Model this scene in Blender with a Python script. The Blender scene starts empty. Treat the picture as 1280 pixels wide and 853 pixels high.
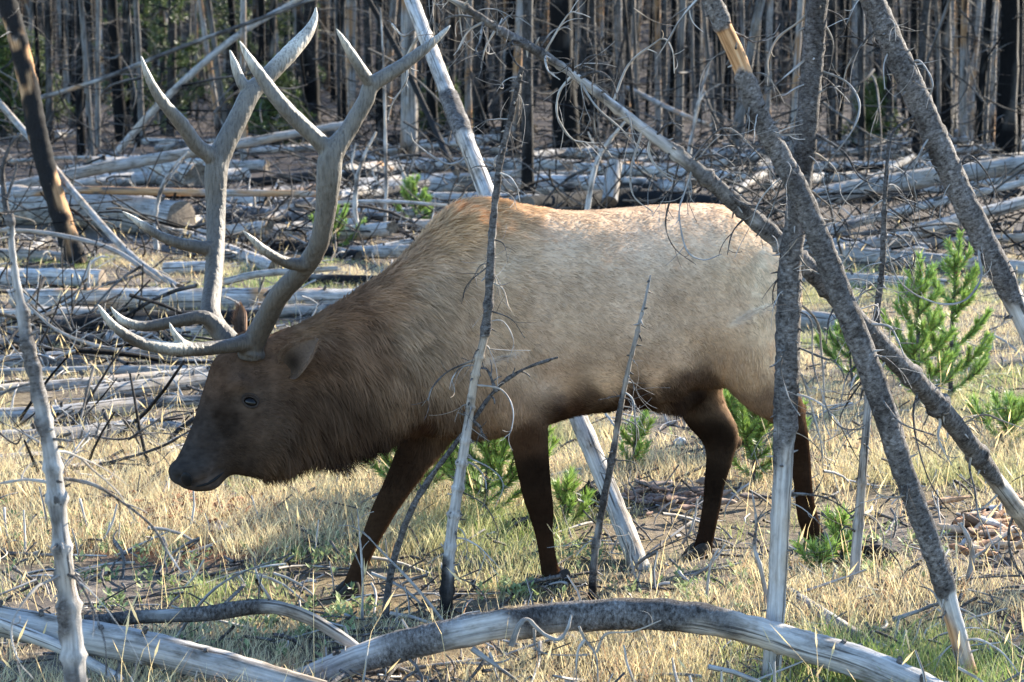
import bpy, math, random
import numpy as np
from mathutils import Vector
from mathutils.bvhtree import BVHTree
random.seed(7); RNG = np.random.default_rng(7)
C = bpy.context.scene.collection
scene = bpy.context.scene
# ------------------------------------------------------------------ camera, sky, sun, exposure
F_PX, HORIZON, CAM_H = 2640.0, 110.0, 1.9          # in units of the 1280-pixel-wide photograph
PITCH = math.atan((426.5 - HORIZON) / F_PX)
cam = bpy.data.cameras.new('camera'); cam_o = bpy.data.objects.new('camera', cam); C.objects.link(cam_o)
cam.sensor_width = 36.0; cam.lens = F_PX / 1280 * 36
cam.clip_start = 0.1; cam.clip_end = 2000
cam_o.location = (0, 0, CAM_H); cam_o.rotation_euler = (math.pi/2 - PITCH, 0, 0)
cam.dof.use_dof = True; cam.dof.focus_distance = 7.8; cam.dof.aperture_fstop = 7.0
scene.camera = cam_o
SUN_EL, SUN_AZ = math.radians(23), math.radians(43)   # azimuth measured from +X (right) towards +Y (away)
sd = Vector((math.cos(SUN_EL)*math.cos(SUN_AZ), math.cos(SUN_EL)*math.sin(SUN_AZ), math.sin(SUN_EL)))
world = bpy.data.worlds.new('World'); scene.world = world; world.use_nodes = True
nt = world.node_tree; nt.nodes.clear()
sky = nt.nodes.new('ShaderNodeTexSky'); sky.sky_type = 'NISHITA'; sky.sun_disc = False
sky.sun_elevation = SUN_EL; sky.sun_rotation = math.pi/2 - SUN_AZ
sky.air_density = 1.0; sky.dust_density = 0.2; sky.ozone_density = 4.0
bg = nt.nodes.new('ShaderNodeBackground'); bg.inputs['Strength'].default_value = 0.13
wo = nt.nodes.new('ShaderNodeOutputWorld')
nt.links.new(sky.outputs[0], bg.inputs[0]); nt.links.new(bg.outputs[0], wo.inputs[0])
sun = bpy.data.lights.new('sun', 'SUN'); sun.energy = 4.8; sun.angle = math.radians(0.6); sun.color = (1, 0.9, 0.74)
sun_o = bpy.data.objects.new('sun', sun); C.objects.link(sun_o)
sun_o.rotation_euler = sd.to_track_quat('Z', 'Y').to_euler()
vs = scene.view_settings; vs.view_transform = 'Standard'; vs.look = 'None'; vs.exposure = 2.58; vs.gamma = 1.0
vs.use_curve_mapping = False

# ------------------------------------------------------------------ helpers
FW = np.array([0, math.cos(PITCH), -math.sin(PITCH)]); UP = np.array([0, math.sin(PITCH), math.cos(PITCH)])
CAM = np.array([0, 0, CAM_H])
def ray(px, py):
    return FW + np.array([(px - 640) / F_PX, 0, 0]) + UP * ((426.5 - py) / F_PX)
def at(px, py, Y):
    r = ray(px, py); return CAM + r * (Y / r[1])
def project(p):
    d = p - CAM; z = d @ FW
    return 640 + d[..., 0] / z * F_PX, 426.5 - (d @ UP) / z * F_PX
def gh(x, y):                                        # height of the ground
    x = np.asarray(x, float); y = np.asarray(y, float)
    b = np.where(y > 12, 0.018 * (y - 12) * np.clip((y - 12) / 6, 0, 1), 0.0)
    b = b + np.where(y > 85, 0.0011 * (y - 85) ** 2, 0.0)
    s = np.clip((y - 10) / 10, 0.25, 1)
    return b + s * (0.035 * np.sin(x * 1.3 + y * 0.7) * np.sin(y * 1.1 - x * 0.4) + 0.012 * np.sin(x * 4.1 + 2) * np.sin(y * 3.7))
def ground_hit(px, py):
    r = ray(px, py); t = 6.0 / r[1]
    lo, hi = 3.0, 160.0
    ys = np.linspace(lo, hi, 4000); pts = CAM + r * (ys / r[1])[:, None]
    i = np.argmax(pts[:, 2] <= gh(pts[:, 0], pts[:, 1]))
    return ys[i] if i > 0 else hi
def px_m(Y): return Y / F_PX                          # metres per photo pixel at distance Y
def _hash(ix, iy, iz, seed):
    h = (ix * 374761393 + iy * 668265263 + iz * 2147483647 + seed * 144269) & 0xffffffff
    h = ((h ^ (h >> 13)) * 1274126177) & 0xffffffff
    return ((h ^ (h >> 16)) & 0xffff) / 65535.0
def vnoise(p, seed=0):
    p = np.asarray(p, float); i = np.floor(p).astype(np.int64); f = p - i; f = f * f * (3 - 2 * f)
    out = 0
    for a in (0, 1):
        for b in (0, 1):
            for c in (0, 1):
                w = (f[:, 0] if a else 1 - f[:, 0]) * (f[:, 1] if b else 1 - f[:, 1]) * (f[:, 2] if c else 1 - f[:, 2])
                out = out + w * _hash(i[:, 0] + a, i[:, 1] + b, i[:, 2] + c, seed)
    return out
def catmull(K, n):
    K = np.asarray(K, float); m = len(K)
    if m == 2:
        t = np.linspace(0, 1, n)[:, None]; return K[0] * (1 - t) + K[1] * t
    Kp = np.vstack([2 * K[0] - K[1], K, 2 * K[-1] - K[-2]])
    s = np.linspace(0, m - 1, n); i = np.minimum(s.astype(int), m - 2); t = (s - i)[:, None]
    a, b, c, d = Kp[i], Kp[i + 1], Kp[i + 2], Kp[i + 3]
    return 0.5 * (2 * b + (c - a) * t + (2 * a - 5 * b + 4 * c - d) * t * t + (3 * b - a - 3 * c + d) * t ** 3)
def frames(P):
    T = np.gradient(P, axis=0); T /= np.linalg.norm(T, axis=1)[:, None] + 1e-12
    ref = np.array([0.0, 0, 1]) if abs(T[0][2]) < 0.9 else np.array([1.0, 0, 0])
    U = np.zeros_like(P); u = np.cross(ref, T[0]); u /= np.linalg.norm(u)
    for k in range(len(P)):
        u = u - T[k] * (u @ T[k]); u = u / (np.linalg.norm(u) + 1e-12); U[k] = u
    return T, U, np.cross(T, U)
def smooth01(a, b, x):
    t = np.clip((x - a) / (b - a), 0, 1); return t * t * (3 - 2 * t)

class MB:                                            # collects pieces, links them as ONE mesh object
    def __init__(s): s.v = []; s.q = []; s.t = []; s.qm = []; s.tm = []; s.tc = []; s.wd = []; s.col = []; s.n = 0
    def add(s, v, q=None, t=None, tc=None, wd=None, col=None, qm=0, tm=0):
        v = np.asarray(v, float); m = len(v)
        if q is not None and len(q): s.q.append(np.asarray(q, np.int64) + s.n); s.qm.append(np.full(len(q), qm))
        if t is not None and len(t): s.t.append(np.asarray(t, np.int64) + s.n); s.tm.append(np.full(len(t), tm))
        s.v.append(v); s.tc.append(v if tc is None else tc)
        s.wd.append(np.zeros((m, 3)) if wd is None else wd); s.col.append(np.ones((m, 3)) if col is None else np.broadcast_to(col, (m, 3)))
        s.n += m
    def mesh(s, name, mats, offset=None, use_col=False, smooth=True, wood=True):
        v = np.vstack(s.v)
        if offset is not None: v = v - np.asarray(offset)
        q = np.vstack(s.q) if s.q else np.zeros((0, 4), int); t = np.vstack(s.t) if s.t else np.zeros((0, 3), int)
        me = bpy.data.meshes.new(name); me.vertices.add(len(v)); me.vertices.foreach_set('co', v.ravel())
        nl = q.size + t.size; me.loops.add(nl); me.loops.foreach_set('vertex_index', np.concatenate([q.ravel(), t.ravel()]).astype(np.int32))
        me.polygons.add(len(q) + len(t))
        ls = np.concatenate([np.arange(len(q)) * 4, q.size + np.arange(len(t)) * 3]).astype(np.int32)
        me.polygons.foreach_set('loop_start', ls)
        mi = np.concatenate(s.qm + s.tm).astype(np.int32) if (s.qm or s.tm) else np.zeros(0, np.int32)
        me.polygons.foreach_set('material_index', mi)
        me.polygons.foreach_set('use_smooth', np.full(len(q) + len(t), smooth))
        me.update(calc_edges=True)
        if use_col:
            a = me.attributes.new('Col', 'FLOAT_COLOR', 'POINT'); c = np.ones((len(v), 4)); c[:, :3] = np.vstack(s.col); a.data.foreach_set('color', c.ravel())
        elif wood:
            a = me.attributes.new('tc', 'FLOAT_VECTOR', 'POINT'); a.data.foreach_set('vector', np.vstack(s.tc).ravel())
            a = me.attributes.new('wd', 'FLOAT_VECTOR', 'POINT'); a.data.foreach_set('vector', np.vstack(s.wd).ravel())
        for m in (mats if isinstance(mats, (list, tuple)) else [mats]): me.materials.append(m)
        return me
    def build(s, name, mats, parent=None, **k):
        off = np.array(parent['_o']) if parent is not None and '_o' in parent else None
        o = bpy.data.objects.new(name, s.mesh(name, mats, offset=off, **k)); C.objects.link(o)
        if parent is not None: o.parent = parent
        return o
    def fits(s): return s.n > 0
ROOTS = []
def thing(name, label, cat, loc, group=None):
    o = bpy.data.objects.new(name, None); C.objects.link(o); o.location = tuple(float(c) for c in loc)
    o.empty_display_size = 0.1
    o['label'] = label; o['category'] = cat
    if group: o['group'] = group
    o['_o'] = [float(c) for c in loc]; ROOTS.append(o)
    return o
def tag(o, label, cat, group=None, kind=None):
    o['label'] = label; o['category'] = cat
    if group: o['group'] = group
    if kind: o['kind'] = kind
    return o

def tube(mb, P, R, sides=10, step=None, n=None, rough=0.0, freq=12.0, seed=0, bark=0.0, orange=0.0, char=0.0,
         flake=0.0, bscale=7.0, cap0=True, cap1=True, capm=0, jag=0.0, smooth=True, whorl=0.0):
    """a wooden tube along control points P with radii R; bark / orange / char are amounts 0..1 (number or function of 0..1)"""
    P = np.asarray(P, float); R = np.asarray(R, float)
    L = np.sum(np.linalg.norm(np.diff(P, axis=0), axis=1))
    if n is None: n = max(4, int(L / step) + 1)
    K = catmull(np.hstack([P, R[:, None]]), n) if smooth else np.hstack([P, R[:, None]])
    Q, r = K[:, :3], np.maximum(K[:, 3], 0.0004)
    if whorl:
        s_ = np.linspace(0, L, n); wr = np.random.default_rng(seed + 5); c_ = whorl * .5
        while c_ < L: r = r * (1 + (.18 + .3 * wr.random()) * np.exp(-((s_ - c_) / (.006 + r.mean() * .22)) ** 2)); c_ += whorl * (.6 + .8 * wr.random())
    T, U, V = frames(Q)
    s = np.concatenate([[0], np.cumsum(np.linalg.norm(np.diff(Q, axis=0), axis=1))])
    a = np.arange(sides) / sides * 2 * math.pi
    ca, sa = np.cos(a), np.sin(a)
    tc = np.stack([np.outer(r, ca), np.outer(r, sa), np.repeat(s[:, None], sides, 1)], -1).reshape(-1, 3)
    tt = np.repeat(s / max(L, 1e-6), sides)
    def ev(f): return np.asarray(f(tt) if callable(f) else np.full(len(tt), float(f)))
    so = np.array([seed * 3.17, seed * 1.31, seed * 2.7])
    def mask(amount, sc, k):
        am = ev(amount)
        if am.max() <= 0: return np.zeros(len(tt))
        nz = 0.6 * vnoise(tc * np.array([sc, sc, sc * 0.45]) + so + k * 11.3, 3 + k) + 0.4 * vnoise(tc * np.array([sc, sc, sc * .6]) * 3.1 + so + k * 5.1, 9 + k)
        return smooth01(-0.07, 0.07, nz - (1 - am * 1.0))
    bk = mask(bark, bscale, 0); og = mask(orange, bscale * 0.6, 1); ch = mask(char, bscale * 0.5, 2)
    disp = np.zeros(len(tt))
    if rough: disp += rough * (vnoise(tc * freq + so, 21) - 0.5) * 2 + rough * 0.5 * (vnoise(tc * freq * 2.7 + so, 22) - 0.5) * 2
    if flake:
        fl = vnoise(tc * np.array([55, 55, 42]) + so, 31); fl2 = vnoise(tc * np.array([110, 110, 85]) + so, 32)
        disp += np.maximum(bk, ch * 0.6) * flake * (0.35 + 1.1 * np.abs(fl - 0.5) * 2 + 0.6 * fl2)
    D = (U[:, None, :] * ca[None, :, None] + V[:, None, :] * sa[None, :, None]).reshape(-1, 3)
    W = np.repeat(Q, sides, 0) + D * (np.repeat(r, sides) + disp)[:, None]
    if jag:
        for e, sg in ((0, -1), (n - 1, 1)):
            W[e * sides:(e + 1) * sides] += T[e] * sg * (RNG.random(sides) * jag)[:, None]
    i = np.arange(n - 1)[:, None] * sides; j = np.arange(sides)[None, :]; j2 = (j + 1) % sides
    q = np.stack([i + j, i + j2, i + sides + j2, i + sides + j], -1).reshape(-1, 4)
    wd = np.stack([bk, og, ch], -1)
    mb.add(W, q=q, tc=tc + so * 0.1, wd=wd)
    for e, on in ((0, cap0), (n - 1, cap1)):
        if not on: continue
        ring = W[e * sides:(e + 1) * sides]; c = ring.mean(0) + (T[e] * (-1 if e == 0 else 1)) * (r[e] * 0.15 if not jag else -r[e] * .3)
        vv = np.vstack([ring, c]); jj = np.arange(sides)
        tr = np.stack([jj, (jj + 1) % sides, np.full(sides, sides)], -1)
        if e == 0: tr = tr[:, ::-1]
        tcc = np.vstack([np.stack([r[e] * ca, r[e] * sa, np.zeros(sides)], -1), [[0, 0, 0]]]) + so * .1
        mb.add(vv, t=tr, tc=tcc, wd=np.vstack([wd[e * sides:(e + 1) * sides], wd[e * sides]]) * (0 if capm else 1), tm=capm)
    return Q, r, T

# ------------------------------------------------------------------ materials
def new_mat(name):
    m = bpy.data.materials.new(name); m.use_nodes = True; n = m.node_tree; n.nodes.clear()
    out = n.nodes.new('ShaderNodeOutputMaterial'); b = n.nodes.new('ShaderNodeBsdfPrincipled')
    n.links.new(b.outputs[0], out.inputs[0])
    b.inputs['Roughness'].default_value = 0.85; b.inputs['Specular IOR Level'].default_value = 0.25
    return m, n, b, out
def nd(n, typ, **k):
    o = n.nodes.new(typ)
    for a, v in k.items(): setattr(o, a, v)
    return o
def noise(n, vec, scale, detail=4, rough=0.6, mapping=None):
    if mapping is not None:
        mp = nd(n, 'ShaderNodeMapping'); mp.inputs['Scale'].default_value = mapping; n.links.new(vec, mp.inputs[0]); vec = mp.outputs[0]
    t = nd(n, 'ShaderNodeTexNoise'); t.inputs['Scale'].default_value = scale; t.inputs['Detail'].default_value = detail; t.inputs['Roughness'].default_value = rough
    n.links.new(vec, t.inputs['Vector']); return t.outputs['Fac']
def ramp(n, fac, stops):
    r = nd(n, 'ShaderNodeValToRGB'); e = r.color_ramp.elements
    while len(e) < len(stops): e.new(0.5)
    for x, (p, c) in zip(e, stops): x.position = p; x.color = (*c, 1) if len(c) == 3 else c
    n.links.new(fac, r.inputs[0]); return r.outputs[0]
def mixc(n, fac, a, b, mode='MIX'):
    m = nd(n, 'ShaderNodeMix', data_type='RGBA', blend_type=mode)
    for s, x in ((0, fac), (6, a), (7, b)):
        if isinstance(x, (int, float)): m.inputs[s].default_value = x
        elif isinstance(x, tuple): m.inputs[s].default_value = (*x, 1)
        else: n.links.new(x, m.inputs[s])
    return m.outputs[2]
def mathn(n, op, a, b=0.0, c=None):
    m = nd(n, 'ShaderNodeMath', operation=op)
    for s, x in enumerate((a, b) if c is None else (a, b, c)):
        if isinstance(x, (int, float)): m.inputs[s].default_value = x
        else: n.links.new(x, m.inputs[s])
    return m.outputs[0]
def bump(n, b, h, strength=0.5, dist=0.01):
    p = nd(n, 'ShaderNodeBump'); p.inputs['Strength'].default_value = strength; p.inputs['Distance'].default_value = dist
    n.links.new(h, p.inputs['Height']); n.links.new(p.outputs[0], b.inputs['Normal'])

def wood_material(name, grain=1.0, bright=1.0):
    m, n, b, out = new_mat(name)
    tc = nd(n, 'ShaderNodeAttribute', attribute_name='tc').outputs['Vector']
    wd = nd(n, 'ShaderNodeAttribute', attribute_name='wd').outputs['Vector']
    sep = nd(n, 'ShaderNodeSeparateXYZ'); n.links.new(wd, sep.inputs[0])
    rnd = nd(n, 'ShaderNodeObjectInfo').outputs['Random']
    g1 = noise(n, tc, 1.0, 5, 0.65, (90 * grain, 90 * grain, 3.0 * grain))        # long grain
    g2 = noise(n, tc, 1.0, 3, 0.6, (5, 5, 2.2))                                   # big patches
    g3 = noise(n, tc, 1.0, 5, 0.75, (66 * grain, 66 * grain, 100 * grain))        # flaky bark
    g4 = noise(n, tc, 1.0, 4, 0.7, (16 * grain, 16 * grain, 7 * grain))           # stains
    g5 = noise(n, tc, 1.0, 3, 0.5, (55 * grain, 55 * grain, 1.6 * grain))         # drying cracks
    grey = ramp(n, g1, [(0.28, (0.12, 0.112, 0.106)), (0.42, (0.225, 0.212, 0.196)), (0.6, (0.32, 0.303, 0.283)), (0.8, (0.42, 0.40, 0.378))])
    warm = ramp(n, g1, [(0.3, (0.13, 0.09, 0.055)), (0.5, (0.31, 0.23, 0.15)), (0.75, (0.42, 0.33, 0.23))])
    wmask = ramp(n, g2, [(0.48, (0, 0, 0)), (0.66, (1, 1, 1))])
    c = mixc(n, mathn(n, 'MULTIPLY', wmask, 0.6), grey, warm)
    c = mixc(n, 1.0, c, ramp(n, g4, [(0.32, (0.38, 0.355, 0.33)), (0.48, (0.88, 0.87, 0.86)), (0.68, (1.15, 1.15, 1.15))]), 'MULTIPLY')
    c = mixc(n, ramp(n, g5, [(0.35, (0.85, 0.85, 0.85)), (0.40, (0, 0, 0))]), c, (0.03, 0.026, 0.023))
    orange = ramp(n, g1, [(0.3, (0.13, 0.06, 0.025)), (0.5, (0.33, 0.18, 0.085)), (0.75, (0.46, 0.31, 0.18))])
    c = mixc(n, sep.outputs[1], c, orange)
    bark = ramp(n, g3, [(0.36, (0.024, 0.021, 0.019)), (0.47, (0.085, 0.076, 0.07)), (0.57, (0.13, 0.12, 0.113)), (0.68, (0.22, 0.208, 0.2))])
    bark = mixc(n, 1.0, bark, ramp(n, noise(n, tc, 1.0, 4, 0.65, (11, 11, 6)), [(0.34, (0.34, 0.325, 0.315)), (0.5, (0.72, 0.71, 0.7)), (0.68, (1.1, 1.08, 1.06))]), 'MULTIPLY')
    c = mixc(n, sep.outputs[0], c, bark)
    char = ramp(n, g3, [(0.35, (0.004, 0.004, 0.004)), (0.7, (0.02, 0.018, 0.017))])
    c = mixc(n, sep.outputs[2], c, char)
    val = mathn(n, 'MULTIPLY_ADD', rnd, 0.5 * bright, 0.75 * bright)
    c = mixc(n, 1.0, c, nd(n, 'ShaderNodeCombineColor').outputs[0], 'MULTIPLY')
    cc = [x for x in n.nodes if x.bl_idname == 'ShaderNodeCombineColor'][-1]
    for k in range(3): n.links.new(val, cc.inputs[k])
    n.links.new(c, b.inputs['Base Color'])
    h = mathn(n, 'ADD', mathn(n, 'MULTIPLY', g1, 0.5), mathn(n, 'MULTIPLY', g3, mathn(n, 'MULTIPLY_ADD', sep.outputs[0], 1.0, 0.2)))
    bump(n, b, h, 0.8, 0.008)
    b.inputs['Roughness'].default_value = 0.85; b.inputs['Specular IOR Level'].default_value = 0.08
    return m
WOOD = wood_material('weathered_wood')
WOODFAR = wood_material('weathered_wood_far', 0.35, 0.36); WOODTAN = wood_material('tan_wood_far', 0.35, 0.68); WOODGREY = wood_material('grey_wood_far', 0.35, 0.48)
def endgrain_material():
    m, n, b, out = new_mat('end_grain')
    tc = nd(n, 'ShaderNodeAttribute', attribute_name='tc').outputs['Vector']
    w = nd(n, 'ShaderNodeTexWave', wave_type='RINGS', rings_direction='Z'); w.inputs['Scale'].default_value = 14; w.inputs['Distortion'].default_value = 3
    n.links.new(tc, w.inputs['Vector'])
    g = noise(n, tc, 25, 4)
    c = mixc(n, 0.5, ramp(n, w.outputs['Fac'], [(0.2, (0.07, 0.05, 0.035)), (0.8, (0.16, 0.12, 0.085))]), ramp(n, g, [(0.35, (0.03, 0.025, 0.02)), (0.7, (0.22, 0.17, 0.12))]))
    n.links.new(c, b.inputs['Base Color']); bump(n, b, g, 0.8, 0.01); return m
ENDG = endgrain_material()
def col_material(name, rough=0.8, trans=0.0, spec=0.2, nz=0.0, nscale=60, stretch=None, bstr=0.0, bdist=0.004, sheen=0.0):
    m, n, b, out = new_mat(name)
    c = nd(n, 'ShaderNodeAttribute', attribute_name='Col').outputs['Color']
    co = nd(n, 'ShaderNodeTexCoord').outputs['Object']
    if nz:
        f = noise(n, co, 1.0, 4, 0.6, stretch or (nscale,) * 3)
        c = mixc(n, 1.0, c, ramp(n, f, [(0.3, (1 - nz,) * 3), (0.7, (1 + nz,) * 3)]), 'MULTIPLY')
        if bstr: bump(n, b, f, bstr, bdist)
    n.links.new(c, b.inputs['Base Color']); b.inputs['Roughness'].default_value = rough; b.inputs['Specular IOR Level'].default_value = spec
    if sheen: b.inputs['Sheen Weight'].default_value = sheen; b.inputs['Sheen Roughness'].default_value = 0.5
    if trans:
        t = nd(n, 'ShaderNodeBsdfTranslucent'); n.links.new(c, t.inputs[0]); mx = nd(n, 'ShaderNodeMixShader'); mx.inputs[0].default_value = trans
        n.links.new(b.outputs[0], mx.inputs[1]); n.links.new(t.outputs[0], mx.inputs[2]); n.links.new(mx.outputs[0], out.inputs[0])
    return m
GRASS = col_material('dry_grass', 0.7, 0.35); NEEDLE = col_material('pine_needles', 0.5, 0.2, 0.35)
FURM = col_material('elk_fur', 0.85, 0.1, 0.0); HIDE = col_material('elk_hide', 0.9, 0, 0.0, 0.18, 60, (40, 40, 90), 0.4, 0.006)
EARM = col_material('elk_ear', 0.8, 0.15, 0.1, 0.2, 120)
STONE = col_material('stone_and_char', 0.9, 0, 0.2, 0.35, 30, None, 0.8, 0.01)
def simple(name, col, rough, spec=0.5, coat=0.0):
    m, n, b, out = new_mat(name); b.inputs['Base Color'].default_value = (*col, 1); b.inputs['Roughness'].default_value = rough
    b.inputs['Specular IOR Level'].default_value = spec; b.inputs['Coat Weight'].default_value = coat
    co = nd(n, 'ShaderNodeTexCoord').outputs['Object']; g = noise(n, co, 90, 3)
    n.links.new(ramp(n, g, [(0.3, tuple(c * 0.7 for c in col)), (0.7, tuple(c * 1.25 for c in col))]), b.inputs['Base Color'])
    return m
EYE = simple('wet_eye', (0.004, 0.003, 0.0025), 0.18, 0.18, 0.0); NOSE = simple('nostril_mouth_shade', (0.004, 0.0035, 0.0035), 0.6, 0.2); HOOF = simple('hoof_horn', (0.03, 0.025, 0.02), 0.8, 0.1)  # near-black of nostrils and mouth line stands in for the shade inside them
def antler_material():
    m, n, b, out = new_mat('antler_bone')
    co = nd(n, 'ShaderNodeTexCoord').outputs['Object']
    c0 = nd(n, 'ShaderNodeAttribute', attribute_name='Col').outputs['Color']
    g = noise(n, co, 1.0, 5, 0.7, (130, 130, 22)); g2 = noise(n, co, 240, 2)
    c = mixc(n, 1.0, c0, ramp(n, g, [(0.34, (0.45, 0.42, 0.39)), (0.5, (1, 1, 1)), (0.68, (1.3, 1.3, 1.3))]), 'MULTIPLY')
    n.links.new(c, b.inputs['Base Color']); bump(n, b, mathn(n, 'ADD', g, mathn(n, 'MULTIPLY', g2, 0.5)), 0.75, 0.006); b.inputs['Roughness'].default_value = 0.55; b.inputs['Specular IOR Level'].default_value = 0.4
    return m
ANTLER = antler_material()
def ground_material():
    m, n, b, out = new_mat('forest_floor')
    co = nd(n, 'ShaderNodeTexCoord').outputs['Object']
    a = noise(n, co, 0.9, 5, 0.65); d = noise(n, co, 14, 6, 0.7); e = noise(n, co, 70, 4, 0.7)
    c = ramp(n, d, [(0.34, (0.025, 0.021, 0.018)), (0.5, (0.085, 0.068, 0.054)), (0.7, (0.19, 0.16, 0.13))])
    c = mixc(n, ramp(n, a, [(0.42, (0, 0, 0)), (0.62, (1, 1, 1))]), c, ramp(n, d, [(0.32, (0.06, 0.044, 0.024)), (0.7, (0.22, 0.165, 0.09))]))
    c = mixc(n, ramp(n, noise(n, co, 0.35, 3), [(0.5, (0, 0, 0)), (0.62, (0.6, 0.6, 0.6))]), c, (0.11, 0.1, 0.095))
    # rust-red crumbled wood beside the elk's muzzle; floor colour turns darker far back
    pos = nd(n, 'ShaderNodeVectorMath', operation='DISTANCE'); pos.inputs[1].default_value = RED
    mp = nd(n, 'ShaderNodeMapping'); mp.inputs['Scale'].default_value = (1, 0.75, 1); n.links.new(co, mp.inputs[0]); n.links.new(mp.outputs[0], pos.inputs[0])
    rf = mathn(n, 'SUBTRACT', mathn(n, 'ADD', 0.42, mathn(n, 'MULTIPLY', d, 0.5)), pos.outputs['Value'])
    c = mixc(n, ramp(n, rf, [(0.0, (0, 0, 0)), (0.25, (1, 1, 1))]), c, ramp(n, e, [(0.3, (0.07, 0.024, 0.011)), (0.7, (0.21, 0.085, 0.04))]))
    sp = nd(n, 'ShaderNodeSeparateXYZ'); n.links.new(co, sp.inputs[0])
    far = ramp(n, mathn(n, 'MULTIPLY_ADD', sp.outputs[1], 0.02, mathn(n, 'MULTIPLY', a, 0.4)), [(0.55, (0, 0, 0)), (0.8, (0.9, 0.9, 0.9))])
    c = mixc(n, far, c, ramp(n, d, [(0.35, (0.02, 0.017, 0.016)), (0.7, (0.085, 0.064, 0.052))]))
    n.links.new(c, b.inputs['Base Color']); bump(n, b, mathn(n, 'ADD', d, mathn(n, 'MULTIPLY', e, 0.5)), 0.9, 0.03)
    b.inputs['Roughness'].default_value = 0.95; b.inputs['Specular IOR Level'].default_value = 0.1
    return m
_r = at(255, 655, ground_hit(255, 655)); RED = (_r[0], _r[1] * 0.75, 0.0)

# ------------------------------------------------------------------ ground, one sheet to the far hillside
def build_ground():
    ys = np.concatenate([np.linspace(-12, 4, 12), np.linspace(4.3, 16, 110), np.linspace(16.3, 60, 110), np.linspace(61.5, 330, 70)])
    us = np.linspace(-1, 1, 150); us = np.sign(us) * np.abs(us) ** 1.7
    X = us[None, :] * (45 + np.maximum(ys, 0)[:, None] * 1.1); Y = np.repeat(ys[:, None], len(us), 1)
    Z = gh(X, Y); fine = np.stack([X.ravel() * 5, Y.ravel() * 5, 0 * X.ravel()], -1)
    Z = Z + ((vnoise(fine, 5) - 0.5) * 0.035 + (vnoise(fine * 3, 6) - 0.5) * 0.02).reshape(Z.shape)
    a, c = Z.shape; i = np.arange(a - 1)[:, None] * c; j = np.arange(c - 1)[None, :]
    q = np.stack([i + j, i + j + 1, i + c + j + 1, i + c + j], -1).reshape(-1, 4)
    mb = MB(); mb.add(np.stack([X, Y, Z], -1).reshape(-1, 3), q=q)
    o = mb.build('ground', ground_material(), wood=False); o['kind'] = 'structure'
build_ground()

# ------------------------------------------------------------------ dead twigs and branches
def arc_points(p0, d, L, curl, n=9, wob=0.12):
    p = np.array(p0, float); d = np.array(d, float); d /= np.linalg.norm(d); out = [p.copy()]
    for k in range(n - 1):
        d = d + np.array(curl) / (n - 1) + (RNG.random(3) - .5) * wob; d /= np.linalg.norm(d); p = p + d * L / (n - 1); out.append(p.copy())
    return np.array(out)
def twig(mb, pts, r0, r1, sides=5, n=None, seed=0, bark=0.4, char=0.0, subs=0, subL=0.08, rough=0.0):
    pts = np.asarray(pts); m = n or max(6, len(pts) * 3)
    R = np.linspace(r0, r1, len(pts))
    Q, r, T = tube(mb, pts, R, sides=sides, n=m, seed=seed, bark=bark, char=char, bscale=14, rough=rough or r0 * 0.25, freq=45)
    for _ in range(subs):
        k = RNG.integers(len(Q) // 5, len(Q) - 1); d = T[k] + (RNG.random(3) - .5) * 2.2
        a = arc_points(Q[k], d, subL * (0.4 + RNG.random()), (RNG.random(3) - .5) * 2.5, 5)
        tube(mb, a, np.linspace(r[k] * .6, max(r1 * .6, .0006), 5), sides=4, n=7, seed=seed + _, bark=bark)
    return Q
def nubs(mb, Q, r, count, size, seed=0):              # broken branch stubs on a trunk
    T, U, V = frames(Q)
    for k in RNG.integers(1, len(Q) - 1, count):
        a = RNG.random() * 6.28; d = U[k] * math.cos(a) + V[k] * math.sin(a) + T[k] * (RNG.random() - .3)
        L = size * (0.4 + RNG.random() * 1.3); p = Q[k] + d * r[k] * .7
        tube(mb, arc_points(p, d, L + r[k] * .4, (RNG.random(3) - .5) * 1.0, 4), [size * .28, size * .22, size * .16, size * .07], sides=5, n=5, bark=.5, seed=seed + int(k))

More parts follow.
